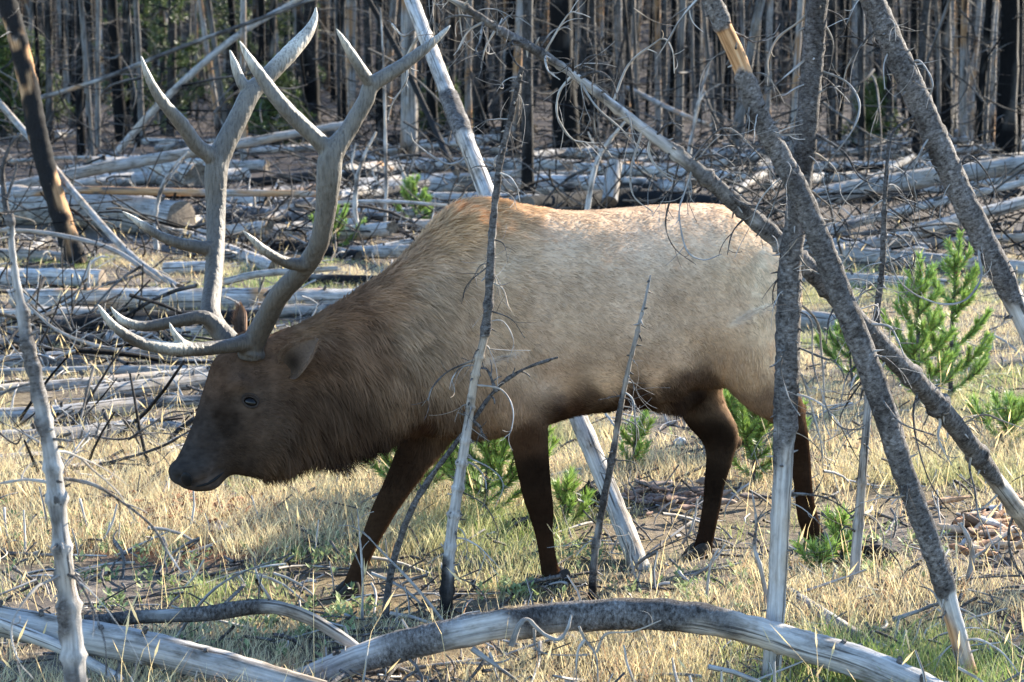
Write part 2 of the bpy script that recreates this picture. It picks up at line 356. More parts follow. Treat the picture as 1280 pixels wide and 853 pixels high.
# ------------------------------------------------------------------ the burnt forest behind
def forest_tree_meshes(kind, seed, h=9.0, twigs=70):
    """trunk and twig meshes of one standing dead pine, base at the origin, 0.125 m radius"""
    R = np.random.default_rng(seed); mb = MB()
    lean = (R.random(2) - .5) * 0.5; k = np.linspace(0, 1, 6)
    P = np.stack([lean[0] * k ** 1.5 + (R.random(6) - .5) * .07, lean[1] * k ** 1.5 + (R.random(6) - .5) * .07, k * (h + .3) - .3], -1)
    rr = np.interp(k, [0, .05, .5, 1], [.15, .122, .10, .055])
    kw = dict(char=dict(char=.68, orange=.30, bark=.3), grey=dict(char=.22, orange=.18, bark=.35), tan=dict(char=.3, orange=.5, bark=.2), bark=dict(char=.42, orange=.28, bark=.72))[kind]
    Q, r, T = tube(mb, P, rr, sides=9, n=46, rough=.012, freq=6, seed=seed, bscale=4.0, jag=.12, **kw)
    tw = MB()
    for i in range(twigs):
        z = R.random() ** 0.8; j = int(z * (len(Q) - 3)) + 1; a = R.random() * 6.28
        d = np.array([math.cos(a), math.sin(a), R.random() * .6 - .25]); L = .35 + R.random() ** 2 * 1.5
        pts = arc_points(Q[j] + d * r[j] * .6, d, L, (0, 0, -.9 * R.random() + .25 * R.random()), 5, .35)
        tube(tw, pts, np.linspace(.011, .004, 5), sides=3, n=6, bark=.4, char=.25, seed=i, cap0=False, cap1=False)
        if R.random() < .6:
            b = arc_points(pts[2], d + (R.random(3) - .5) * 1.6, L * .5, (0, 0, -.6), 4, .3)
            tube(tw, b, np.linspace(.006, .003, 4), sides=3, n=4, bark=.4, seed=i, cap0=False, cap1=False)
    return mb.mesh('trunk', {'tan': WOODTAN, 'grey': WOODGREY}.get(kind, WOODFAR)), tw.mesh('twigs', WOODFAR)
KINDS = {}
for ki, kind in enumerate(('char', 'grey', 'tan', 'bark')):
    KINDS[kind] = [forest_tree_meshes(kind, 100 + ki * 10 + j, 8 + j, 60) for j in range(4)]
LBL = dict(char='charred black pine trunk standing in the burnt forest behind the logs',
           grey='grey weathered bare pine trunk standing in the burnt forest',
           tan='tan and orange barkless pine trunk standing in the burnt forest',
           bark='dark brown bark-covered dead pine trunk standing in the burnt forest')
def forest_tree(x, y, dia, kind, var=0, lean=(0, 0), label=None, group=None, rot=None, h=1.0):
    tm, wm = KINDS[kind][var % 4]; z = float(gh(x, y))
    r = bpy.data.objects.new('dead_pine', None); C.objects.link(r); r.location = (x, y, z)
    s = dia / .25; r.scale = (s, s, max(.55, min(1.2, s * .5 + .5)) * h)
    r.rotation_euler = (lean[1], lean[0], random.random() * 6.28 if rot is None else rot) if lean == (0, 0) else (lean[1], lean[0], 0)
    tag(r, label or LBL[kind], 'tree', group or {'char': 'charred trunks of the burnt forest', 'grey': 'grey trunks of the burnt forest', 'tan': 'tan barkless trunks of the burnt forest', 'bark': 'brown trunks of the burnt forest'}[kind])
    t = bpy.data.objects.new('trunk', tm); t.parent = r; C.objects.link(t)
    w = bpy.data.objects.new('twigs', wm); w.parent = r; C.objects.link(w); w['kind'] = 'stuff'
    return r
# the trunks one can tell apart: photo x at the top edge, x and y of the foot, width there, kind
for i, (xt, xb, yb, w, kind) in enumerate([
    (96, 103, 196, 11, 'char'), (103, 115, 198, 8, 'grey'), (142, 152, 178, 15, 'char'), (200, 206, 168, 9, 'bark'), (248, 275, 172, 8, 'tan'), (262, 283, 175, 8, 'grey'),
    (302, 306, 205, 9, 'tan'), (372, 376, 178, 10, 'bark'), (388, 392, 176, 20, 'bark'), (425, 429, 186, 12, 'char'), (437, 441, 184, 14, 'tan'), (512, 513, 208, 20, 'tan'), (20, 8, 170, 12, 'bark'),
    (598, 600, 184, 12, 'bark'), (585, 586, 180, 9, 'tan'), (634, 636, 190, 10, 'tan'), (648, 641, 195, 12, 'tan'), (661, 660, 252, 15, 'bark'), (705, 708, 196, 30, 'char'), (640, 632, 190, 13, 'char'),
    (770, 778, 168, 11, 'grey'), (790, 781, 172, 9, 'tan'), (857, 848, 178, 10, 'grey'), (880, 895, 182, 6, 'grey'), (948, 916, 190, 13, 'grey'), (962, 957, 188, 9, 'tan'), (998, 992, 196, 9, 'tan'), (822, 824, 175, 8, 'tan'),
    (1074, 1078, 200, 9, 'bark'), (1172, 1174, 186, 6, 'grey'), (1188, 1190, 188, 7, 'grey'), (1206, 1204, 192, 10, 'tan'), (1238, 1226, 192, 11, 'grey'), (1244, 1238, 188, 8, 'tan'), (1222, 1212, 180, 8, 'tan'), (1260, 1258, 200, 24, 'char'), (1275, 1272, 196, 9, 'bark'), (1180, 1182, 190, 14, 'char'), (540, 541, 188, 13, 'char'), (565, 562, 182, 9, 'bark'), (475, 477, 180, 9, 'bark'), (740, 745, 186, 10, 'bark'), (1042, 1040, 184, 10, 'bark'), (1110, 1112, 186, 9, 'bark'), (1140, 1142, 182, 10, 'char'), (340, 338, 178, 10, 'char'), (60, 62, 176, 10, 'bark'), (172, 178, 180, 8, 'grey')]):
    Y = ground_hit(xb, yb); p = at(xb, yb, Y); q = at(xt, 0, Y)
    ln = math.atan2(q[0] - p[0], q[2] - p[2])
    forest_tree(p[0], Y, w * px_m(Y) * 1.02, kind, i, (ln, 0.0001))
R2 = np.random.default_rng(11); placed = []
while len(placed) < 215:
    y = 40 + R2.random() ** 0.8 * 48; x = (R2.random() * 2 - 1) * (y * .265 + 1.0)
    px, py = project(np.array([x, y, 0.6]))
    if 180 < px < 400 and y < 52: continue
    if any((x - a) ** 2 + (y - b) ** 2 < .5 for a, b in placed): continue
    placed.append((x, y))
    forest_tree(x, y, .10 + R2.random() ** 2 * .19, R2.choice(['char', 'grey', 'tan', 'bark'], p=[.36, .2, .1, .34]), len(placed), (R2.normal() * (.035 if R2.random() < .85 else .2), (R2.random() - .5) * .05))
for i in range(42):                                    # the same wood goes on to the right, between the elk and the sun
    d = 9 + R2.random() * 30; off = (R2.random() - .5) * 17
    x = d * math.cos(SUN_AZ) - off * math.sin(SUN_AZ) + .3; y = 8 + d * math.sin(SUN_AZ) + off * math.cos(SUN_AZ)
    if x < y * .25 + 1.2 or abs(off + .1) < 1.0: continue
    forest_tree(x, y, .14 + R2.random() * .16, R2.choice(['grey', 'bark', 'char']), i, ((R2.random() - .5) * .1, (R2.random() - .5) * .1), label='bare dead pine of the same wood standing beyond the right edge of the clearing', group='trees to the right of the clearing', h=1.1)

def distant_wood():
    R = np.random.default_rng(5); V = []
    for i in range(14):
        mb = MB(); h = 9 + R.random() * 8; dx = (R.random(2) - .5) * .8; d = .08 + R.random() ** 2 * .13; k = i / 14
        tube(mb, [(0, 0, -.3), (dx[0] * .4, 0, h * .5), (dx[0], dx[1], h)], [d, d * .8, d * .4], sides=5, n=7, seed=i, bark=.55, orange=.75 if k < .16 else .15, char=.55 if k > .55 else .2, bscale=2, cap0=False)
        for _ in range(16):
            zz = R.random() ** 1.2 * h; a = R.random() * 6.28; L = .5 + R.random() * 1.6
            tube(mb, [(0, 0, zz), (math.cos(a) * L * .6, math.sin(a) * L * .6, zz + .1), (math.cos(a) * L, math.sin(a) * L, zz - .35 * L)], [.025, .018, .01], sides=3, n=3, bark=.5, cap0=False, cap1=False, smooth=False)
        V.append((np.vstack(mb.v), np.vstack(mb.q), np.vstack(mb.t), np.vstack(mb.tc), np.vstack(mb.wd)))
    mb = MB()
    for i in range(1300):
        y = 86 + R.random() * 105; x = (R.random() * 2 - 1) * (y * .3 + 4); v, q, t, tc, wd = V[R.integers(14)]
        a = R.random() * 6.28; c, s = math.cos(a), math.sin(a)
        w = np.stack([v[:, 0] * c - v[:, 1] * s + x, v[:, 0] * s + v[:, 1] * c + y, v[:, 2] * (.8 + R.random() * .4) + float(gh(x, y))], -1)
        mb.add(w, q=q, t=t, tc=tc, wd=wd)
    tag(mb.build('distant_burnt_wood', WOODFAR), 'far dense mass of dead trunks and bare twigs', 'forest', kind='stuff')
distant_wood()

# ------------------------------------------------------------------ fallen logs
def log(label, pts, w, Y=None, name='fallen_log', cat='log', bark=.25, orange=.1, char=.08, cut=False, stubs=4, group=None, twigs=0, rough=.06, seed=None, flake=0.0, lift=0.0):
    """pts are photo pixels on the log's centre line; the log lies on the ground unless Y gives its distances"""
    seed = seed if seed is not None else int(pts[0][0] * 7 + pts[0][1]) % 97
    w = w if isinstance(w, (list, tuple)) else [w] * len(pts)
    W, R = [], []
    for k, (px, py) in enumerate(pts):
        y = ground_hit(px, py + w[k] * .42 + lift) if Y is None else (Y[k] if isinstance(Y, (list, tuple)) else Y)
        W.append(at(px, py, y)); R.append(w[k] * .5 * px_m(y))
    W = np.array(W); R = np.array(R); root = thing(name, label, cat, W[0] * .5 + W[-1] * .5 - np.array([0, 0, R.mean()]), group)
    L = np.linalg.norm(W[-1] - W[0]); mb = MB()
    Q, r, T = tube(mb, W, R, sides=16 if L < 9 else 12, step=max(.03, L / 110), rough=R.mean() * rough, freq=2.2 / max(R.mean(), .02), seed=seed, bark=bark, orange=orange, char=char, bscale=5, capm=1, jag=0 if cut else R.mean() * .9, flake=flake)
    mb.build('trunk', [WOOD, ENDG], root)
    for k in range(stubs):
        j = RNG.integers(2, len(Q) - 2); a = RNG.random() * 2.6 + .3; d = np.array([math.cos(a) * .6, -math.sin(a) * .4, .25 + RNG.random()]); s = MB()
        tube(s, arc_points(Q[j], d, r[j] * (1.1 + RNG.random() * .5), (0, 0, .4), 4), np.array([.3, .24, .2, .15]) * r[j], sides=6, n=6, bark=.75, char=.3, seed=k, rough=.05 * r[j], freq=60, jag=.1 * r[j])
        s.build('branch_stub', WOOD, root)
    for k in range(twigs):
        j = RNG.integers(2, len(Q) - 2); a = RNG.random() * 6.28; d = np.array([math.cos(a), math.sin(a), .3 + RNG.random()]); s = MB()
        twig(s, arc_points(Q[j], d, .25 + RNG.random() * .6, (0, 0, -1.6 * RNG.random()), 7), .2 * r[j] + .002, .0015, 4, seed=k, subs=3, subL=.2)
        s.build('branch', WOOD, root)
    return root
FL = 'logs lying across the clearing'
# left side, from the forest edge towards the camera
log('thick grey log with a dark hollow end below the leaning pale pole', [(-20, 256), (110, 262), (226, 276)], [50, 50, 50], cut=True, bark=.12, char=.05)
log('thick weathered log lying behind the hollow-ended log, its broken end dark', [(120, 214), (190, 215), (244, 222)], [34, 36, 34], bark=.3, orange=.2, char=.12)
log('long pale pole sloping up across the thick logs to the right', [(5, 236), (120, 212), (255, 188), (430, 156)], [14, 15, 13, 9], Y=[27, 27.5, 28, 29], bark=.05, stubs=6)
log('slim tan pole lying level across the thick hollow log', [(20, 243), (95, 238), (200, 240), (405, 243)], [9, 10, 10, 8], Y=24.3, orange=.5, bark=.3)
log('blue-grey smooth log section with a sawn-off end in the dry grass', [(-30, 348), (60, 348), (128, 349)], [25, 25, 24], cut=True, bark=.03, char=0, stubs=0)
log('long tan log with dark charred hollows running behind the antlers', [(20, 376), (150, 375), (300, 374), (445, 372)], [29, 30, 28, 22], orange=.42, bark=.2, char=.27, stubs=6, twigs=3)
log('short pale log half hidden in the yellow grass', [(205, 336), (262, 334)], [16, 16], bark=.05, cut=True, stubs=0)
log('charred black log lying right of the near antler', [(370, 350), (470, 352)], [17, 15], char=.85, bark=.3)
log('thin pale pole propped in front of the charred log', [(282, 352), (330, 342), (420, 336)], [9, 9, 6], Y=16.0, bark=.1)
log('dark log put in for the shaded gap under the long tan log', [(60, 408), (200, 402), (330, 398)], [26, 26, 22], char=.4, bark=.55)  # dark log stands in for the shaded gap between the piles
log('slender silver pole curving along the brush heap', [(33, 380), (70, 412), (120, 432), (200, 448), (262, 452)], [3, 4, 5, 6, 6], Y=[14.2, 14.2, 14.2, 14.2, 14.3], bark=.15, twigs=5)
log('grey pole lying behind the short tan log', [(0, 466), (130, 463), (262, 462)], [11, 12, 10], bark=.2, twigs=2)
log('pale knotty pole lying along the top of the short tan log', [(-30, 490), (110, 478), (255, 464)], [15, 13, 11], bark=.12, stubs=6)
log('short pale tan log with a round end under the elk\'s forehead', [(112, 494), (180, 485), (268, 474)], [24, 22, 20], cut=True, orange=.16, bark=.03, char=.02)
log('grey log with a slanting broken end in the straw', [(-40, 524), (70, 519), (166, 508)], [26, 25, 24], bark=.1, char=.03)
log('cracked pale log lying in front of the slanting-ended grey log', [(-40, 556), (60, 550), (172, 538)], [32, 31, 29], bark=.08, orange=.1, char=.03)
log('short pale barkless log beside the elk\'s muzzle', [(60, 596), (140, 578), (236, 560)], [17, 16, 14], bark=.08, orange=.2, twigs=3)
log('thin silver pole leaning from the charred trunk down to the grass', [(-10, 118), (45, 182), (110, 262), (170, 325), (222, 358)], [8, 9, 9, 9, 8], Y=[24, 22.6, 20.2, 19, 18.0], bark=.03, stubs=2, char=0)
log('thin bowed silver pole lying across the leaning pole', [(-10, 288), (60, 292), (140, 312), (200, 352)], [6, 6, 6, 5], Y=[18, 18, 18, 17.8], bark=.05, stubs=1, char=0)
log('dead pole leaning in the air among the trunks behind the antlers', [(140, 198), (200, 130), (290, 50), (375, -2)], [9, 9, 8, 6], Y=[40, 40, 40, 40.5], bark=.35, stubs=3)
log('thin dead trunk hung up among the standing pines', [(46, 124), (130, 98), (230, 58), (330, 22), (420, -12)], [6, 6, 5, 5, 4], Y=38, bark=.6, orange=.3, stubs=3)
log('black scorched pole leaning behind the pale leaning trunk', [(455, -10), (500, 70), (545, 165), (570, 215)], [6, 7, 8, 9], Y=[34, 34, 33, 31], char=.95, bark=.2)
for i, (x0, y0, x1, y1, w) in enumerate([(-20, 398, 120, 392, 20), (130, 424, 300, 414, 18), (-30, 432, 150, 424, 16), (60, 447, 230, 440, 15), (-20, 452, 110, 456, 17), (150, 508, 262, 500, 16), (-30, 580, 90, 572, 20), (-20, 612, 120, 604, 14), (300, 392, 440, 388, 18), (180, 528, 260, 540, 13), (-20, 318, 90, 322, 15)]):
    log('weathered grey log in the loose stack between the sawn-off log and the muzzle', [(x0, y0), ((x0 + x1) / 2, (y0 + y1) / 2 - 1), (x1, y1)], [w, w, w * .85], bark=.12 + .25 * (i % 3), orange=.15, char=.1 + .12 * (i % 2), stubs=3, twigs=2, group='logs of the left-hand stack')
# middle, behind the elk's back
log('long grey log lying level behind the elk\'s hump', [(430, 214), (560, 206), (700, 208), (850, 212)], [18, 17, 17, 14], bark=.35, orange=.35, char=.1, twigs=4)
log('thick grey log under the long level log', [(445, 236), (560, 230), (700, 232), (860, 236)], [26, 27, 27, 24], bark=.3, char=.25, stubs=5, twigs=3)
log('pale log lying low between brush and elk', [(520, 250), (620, 250), (760, 256)], [18, 18, 16], bark=.15, twigs=3)
log('thin yellowish pole stuck across the brush left of the hump', [(410, 254), (480, 252), (558, 257)], [5, 5, 4], Y=23.5, bark=.1, orange=.2)
log('brown log with peeling bark left of the hump', [(405, 284), (480, 282), (560, 284)], [20, 19, 17], orange=.45, bark=.45)
log('blackened log on the ground behind the elk\'s back', [(660, 262), (790, 254), (920, 262)], [34, 36, 30], char=.85, bark=.4)
log('grey slab of wood propped upright against the blackened log', [(762, 252), (768, 205)], [20, 20], Y=[26.5, 26.9], bark=.05, char=0, cut=True, stubs=0)
# right side heap
log('long thick silver log across the right side behind the leaning trunks', [(1000, 252), (1110, 230), (1290, 204)], [27, 25, 24], Y=[25, 25.4, 26], bark=.06, char=.03, stubs=3)
log('slim pole under the long silver log', [(1000, 300), (1110, 268), (1290, 226)], [13, 12, 9], Y=[22.8, 23.4, 24], bark=.2, twigs=4)
log('pale straight pole in the heap beneath two others', [(1040, 318), (1140, 292), (1290, 250)], [19, 18, 16], Y=[21, 21.5, 22.4], bark=.06, char=.03, twigs=3)
log('weathered log at the foot of the right-hand heap', [(1030, 318), (1150, 326), (1300, 338)], [24, 22, 20], bark=.15, char=.1, twigs=4)
log('grey-blue log behind the young green pines', [(1005, 346), (1090, 352), (1180, 356)], [18, 18, 15], bark=.1)
log('short pale log left of the small green pines', [(985, 398), (1030, 402), (1058, 406)], [24, 24, 22], bark=.05, char=0, cut=True, stubs=0)
log('crooked pole lying along the far brush on the right', [(1020, 222), (1100, 222), (1200, 214)], [11, 11, 9], bark=.4, twigs=4)
log('half-buried grey log in the far litter by the right trunks', [(1130, 190), (1290, 178)], [14, 13], bark=.3)
log('slanting dead pole far behind the elk\'s rump', [(785, 110), (850, 142), (890, 158)], [6, 6, 5], Y=[46, 44, 43], bark=.3, orange=.3)
for i, (a, b, w) in enumerate([((20, 172), (92, 168), 12), ((165, 176), (240, 180), 10), ((300, 190), (420, 184), 11), ((430, 196), (520, 190), 12), ((560, 184), (640, 190), 9), ((60, 300), (30, 318), 10), ((650, 196), (770, 186), 12), ((800, 196), (930, 190), 12), ((840, 222), (960, 204), 12), ((960, 232), (1080, 214), 13), ((1060, 190), (1180, 196), 11), ((1190, 206), (1280, 196), 12)]):
    log('small weathered log lying in the far litter at the feet of the burnt trees', [a, b], w, bark=.4, orange=.15, char=.15, stubs=2, twigs=2, group='small logs at the forest edge')
RL = np.random.default_rng(77)
for i in range(88):
    px = RL.random() * 1280; py = 178 + RL.random() ** 1.3 * (150 if (px < 430 or px > 980) else 80)
    if i >= 64: px = 230 + RL.random() * 250; py = 262 + RL.random() * 62
    dx = 60 + RL.random() * 150; sl = RL.normal() * .13
    kind = RL.random(); w = (4 + RL.random() * 9) * (1 + (py - 178) / 160)
    lab, kw = (('slim silver pole lying in the deadfall between meadow and burnt forest', dict(bark=.12, char=.05)), ('dark burnt pole lying in the deadfall between meadow and burnt forest', dict(bark=.5, char=.7)), ('grey-brown dead pole lying in the deadfall between meadow and burnt forest', dict(bark=.5, orange=.35, char=.2)))[0 if kind < .5 else 1 if kind < .72 else 2]
    Y0 = ground_hit(px, py); a = at(px, py, Y0); b = a + np.array([dx * px_m(Y0), RL.normal() * 1.2, 0]); r0 = w * .5 * px_m(Y0); lift = RL.random() ** 2 * .3
    pa = project(np.array([a[0], a[1], float(gh(a[0], a[1])) + r0 * .8])); pb = project(np.array([b[0], b[1], float(gh(b[0], b[1])) + r0 * .8 + lift]))
    log(lab, [(float(pa[0]), float(pa[1])), ((float(pa[0]) + float(pb[0])) / 2, (float(pa[1]) + float(pb[1])) / 2 - 1), (float(pb[0]), float(pb[1]))], w, Y=[a[1], (a[1] + b[1]) / 2, b[1]], stubs=3, twigs=2, group=lab.split(' lying')[0] + 's of the deadfall', seed=i, **kw)
# foreground
log('arched silver-grey trunk with black bark patches lying nearest the grass below the elk', [(330, 872), (395, 846), (470, 817), (600, 786), (720, 771), (830, 769), (920, 783), (1000, 806), (1090, 834), (1190, 880)], [36, 37, 38, 36, 36, 36, 37, 40, 43, 44], Y=[6.65, 6.65, 6.62, 6.6, 6.58, 6.55, 6.52, 6.5, 6.45, 6.4], bark=lambda t: np.clip(.57 - .3 * smooth01(.6, .78, t) + .08 * np.sin(t * 14), 0, 1), orange=.16, char=.12, flake=.006, stubs=7, seed=5, rough=.09)
log('smooth silver log crossing behind the blurred knotty sapling', [(-40, 768), (60, 788), (170, 808), (270, 832), (390, 866)], [38, 42, 44, 42, 40], Y=[6.55, 6.5, 6.45, 6.4, 6.3], bark=.05, char=.03, orange=.16, stubs=5, seed=8, rough=.05)
log('slim pole forking off under the smooth silver log', [(-20, 772), (30, 792), (80, 812), (150, 850)], [16, 17, 16, 14], Y=[6.35, 6.4, 6.42, 6.4], bark=.05, char=0, stubs=0)
log('dark arching branch with a pale worn tip above the smooth silver log', [(100, 778), (180, 771), (260, 767), (330, 758), (380, 770), (420, 792), (458, 818)], [13, 16, 18, 18, 17, 15, 11], Y=[6.75, 6.74, 6.72, 6.7, 6.7, 6.7, 6.72], bark=lambda t: .85 - .75 * smooth01(.5, .75, t), orange=.12, char=.1, stubs=2, flake=.003, name='fallen_branch', cat='branch', seed=12)
log('knotty grey pole lying behind the arched trunk on the right', [(975, 735), (1040, 776), (1085, 804), (1140, 828)], [17, 18, 17, 14], bark=.35, char=.15, stubs=6, flake=.004)
log('faint pale pole lying in the grass by the crumbled wood', [(1080, 738), (1160, 742), (1290, 740)], [7, 8, 7], bark=.1)
log('dark stick in the grass by the lower right trunk foot', [(1236, 858), (1290, 828)], [12, 10], Y=6.9, char=.6, bark=.6, name='fallen_branch', cat='branch', stubs=1)

def loose(label, polys, Y, w, name='fallen_branch', cat='branch', bark=.4, char=0.0, subs=3, group=None, ends=.35, plant=False):
    """a thin dead branch: its main stem first, its side twigs after it"""
    root = None
    for k, pl in enumerate(polys):
        pts = np.array([at(px, py, Y) for px, py in pl]); pts[:, 1] += np.cumsum((RNG.random(len(pts)) - .5) * .05)
        if plant and k == 0: pts[0][2] = min(pts[0][2], float(gh(pts[0][0], pts[0][1])) - .01)
        if root is None: root = thing(name, label, cat, pts[0], group)
        s = MB(); ww = w if k == 0 else w * .5
        twig(s, pts, ww * .5 * px_m(Y), ww * .5 * ends * px_m(Y), 7 if k == 0 else 5, n=len(pts) * 5, seed=k + 3, bark=bark, char=char, subs=subs, subL=.06)
        s.build('stem' if k == 0 else 'twig', WOOD, root)
    return root
gy = lambda x, y: ground_hit(x, y)
loose('bent grey branch on the ground right of the leaning trunk\'s foot', [[(1115, 773), (1149, 764), (1176, 757), (1210, 767), (1251, 794), (1285, 808)], [(1176, 757), (1166, 740), (1150, 735)], [(1210, 767), (1190, 790), (1170, 800)]], 7.2, 6)
loose('short pale forked stub sticking out of the crumbled wood', [[(1208, 742), (1217, 699), (1212, 675), (1203, 656)], [(1217, 699), (1236, 690), (1262, 670)]], gy(1210, 738), 10, plant=True, bark=.05)
loose('tangle of dark dead branches on the ground in front of the elk\'s nose', [[(-5, 600), (55, 578), (100, 586), (160, 572), (204, 558), (238, 538)], [(100, 586), (140, 580), (190, 582), (212, 565)], [(60, 580), (20, 600), (-5, 612)], [(160, 550), (190, 530), (215, 515), (245, 515)], [(110, 545), (150, 550), (190, 542), (240, 545)], [(120, 545), (122, 530), (112, 515)], [(100, 548), (106, 530), (109, 515)], [(0, 540), (20, 555), (30, 540)]], gy(120, 600), 7, subs=6, bark=.6)
loose('thin straight stick slanting up out of the grass above the dark arching branch', [[(205, 762), (270, 735), (365, 692)]], 7.0, 5, subs=1, plant=True)
loose('pale crooked stick standing in the grass by the grey standing trunk', [[(962, 760), (950, 710), (942, 682), (944, 650), (938, 611)], [(942, 655), (955, 645), (968, 636)]], 7.5, 7, plant=True, bark=.5, subs=5)
loose('short pale curved stick in the grass under the elk\'s hind legs', [[(884, 768), (884, 735), (889, 705), (898, 685)]], 7.6, 6, plant=True, bark=.05, subs=0)
loose('slim dark stem leaning across the lower half of the thin sapling', [[(479, 786), (490, 709), (513, 641), (537, 600), (562, 566), (592, 526), (615, 494), (636, 475), (663, 460), (698, 448)], [(620, 490), (610, 465), (600, 460)], [(592, 526), (600, 535), (603, 545)]], 7.42, 10, name='dead_sapling', cat='sapling', plant=True, bark=.85, ends=.3, subs=8)
loose('thin pale stick propped between the sapling foot and the grass', [[(565, 792), (520, 738), (480, 697), (452, 668)]], 7.3, 5, subs=2, plant=True)
loose('upright dark twig beside the elk\'s forward front leg', [[(452, 770), (453, 720), (450, 670), (447, 635)], [(453, 715), (446, 700), (440, 690)]], 7.4, 4, plant=True, subs=3)
loose('low broken branch hanging below the arched trunk', [[(590, 812), (625, 834), (660, 860)], [(612, 818), (620, 840), (622, 862)]], 6.5, 8, subs=2)
loose('curled pale twigs caught over the arched trunk', [[(639, 806), (649, 781), (660, 775), (677, 791), (697, 798), (708, 785), (714, 767)], [(668, 788), (670, 811), (687, 818), (734, 818)], [(724, 784), (731, 801), (745, 821), (748, 856)], [(746, 818), (758, 797), (792, 792), (826, 776)], [(731, 801), (722, 815), (720, 850)]], 6.42, 8, subs=2, bark=.2)
loose('grey bare branch curving upright through the brush left of the hump', [[(455, 300), (444, 270), (446, 225), (455, 195), (470, 165)], [(446, 225), (440, 205), (445, 180)]], gy(450, 305), 8, plant=True, subs=6)
loose('pale straight dead stem upright in the brush behind the neck', [[(481, 290), (483, 240), (482, 180), (480, 80), (476, 10)], [(483, 240), (470, 225), (460, 200)]], gy(481, 295), 6, plant=True, subs=8)
loose('forked pale branch standing in the brush by the pale leaning trunk', [[(508, 245), (505, 222), (497, 200)], [(508, 222), (516, 205), (522, 190)]], gy(505, 262), 7, plant=True, subs=5)
loose('bare grey branch arching over the thick hollow log', [[(196, 312), (194, 270), (203, 235), (216, 210), (236, 190)], [(203, 235), (222, 208), (230, 196)]], gy(195, 316), 7, plant=True, subs=5)
loose('dark curved dead branch at the foot of the charred leaning trunk', [[(14, 282), (4, 240), (3, 210), (14, 180), (26, 168)], [(8, 250), (20, 215), (22, 200)]], gy(12, 300), 9, plant=True, subs=5, bark=.8)
loose('crooked pale stick standing before the sawn-off log', [[(110, 362), (110, 342), (113, 330), (124, 322), (136, 322)]], gy(112, 364), 5, plant=True, subs=1, bark=.1)
loose('thin dark branch leaning over the sawn-off log', [[(128, 356), (160, 348), (190, 336), (212, 318)], [(150, 350), (146, 338), (156, 328)]], gy(140, 362), 5, subs=2, bark=.7)
loose('pale forked snag standing behind the elk\'s rump', [[(728, 262), (740, 225), (752, 190), (775, 160), (790, 142)], [(752, 190), (742, 180), (735, 165)]], 22.0, 8, plant=True, subs=5, bark=.2)
loose('thin grey snag leaning right behind the elk\'s rump', [[(855, 175), (872, 135), (890, 70)], [(868, 140), (880, 118), (900, 105)]], 33.0, 6, plant=True, subs=5)

# ------------------------------------------------------------------ standing and leaning dead trees close to the camera
def near_tree(name, label, pts, w, Y, bark, orange=0.0, char=0.0, branches=(), br_w=4.5, auto=0, auto_len=(.12, .35), nub=20, flake=.005, seed=1, rough=.05, step=.012, cat='tree', group=None, sides=22, whorl=0.0):
    Y = Y if isinstance(Y, (list, tuple)) else [Y] * len(pts)
    W = np.array([at(px, py, y) for (px, py), y in zip(pts, Y)]); R = np.array([a * .5 * px_m(y) for a, y in zip(w, Y)])
    root = thing(name, label, cat, W[-1], group); mb = MB()
    Q, r, T = tube(mb, W, R, sides=sides, step=step, rough=R.max() * rough, freq=22, seed=seed, bark=bark, orange=orange, char=char, flake=flake, bscale=9, jag=R.max() * .3, whorl=whorl)
    nubs(mb, Q, r, nub, .018, seed)
    mb.build('trunk', WOOD, root)
    SX, SY = project(Q)
    for k, pl in enumerate(branches):
        j = int(np.argmin((SX - pl[0][0]) ** 2 + (SY - pl[0][1]) ** 2)); y0 = Q[j][1]; side = -1 if k % 3 else .4
        pts3 = [Q[j]]
        for m, (px, py) in enumerate(pl[1:]):
            pts3.append(at(px, py, y0 + side * min(.16, .05 * (m + 1)) + (RNG.random() - .5) * .03))
        s = MB(); hw = min(br_w * (.55 + .4 * RNG.random()) * .5 * px_m(y0), r[j] * .6)
        twig(s, pts3, hw, hw * .35, 6, n=len(pts3) * 6, seed=seed + k, bark=.3 if k % 2 else .65, subs=4 if len(pl) > 3 else 2, subL=.07)
        s.build('branch', WOOD, root)
    T_, U, V = frames(Q)
    for k in range(auto):
        j = RNG.integers(3, len(Q) - 3); a = RNG.random() * 6.28; d = U[j] * math.cos(a) + V[j] * math.sin(a) + np.array([0, 0, .3 * RNG.random()])
        L = auto_len[0] + RNG.random() ** 1.7 * (auto_len[1] - auto_len[0]); cz = -1.0 - 2.2 * RNG.random()
        s = MB(); hw = min(.0018 + .003 * RNG.random() ** 2, r[j] * .5)
        twig(s, arc_points(Q[j] + d * r[j] * .5, d, L, ((RNG.random() - .5) * 2, (RNG.random() - .5) * 2, cz), 8, .35), hw, hw * .35, 5, n=18, seed=seed + k * 3, bark=.4, subs=3, subL=.12)
        s.build('branch', WOOD, root)
    return root
NT = near_tree
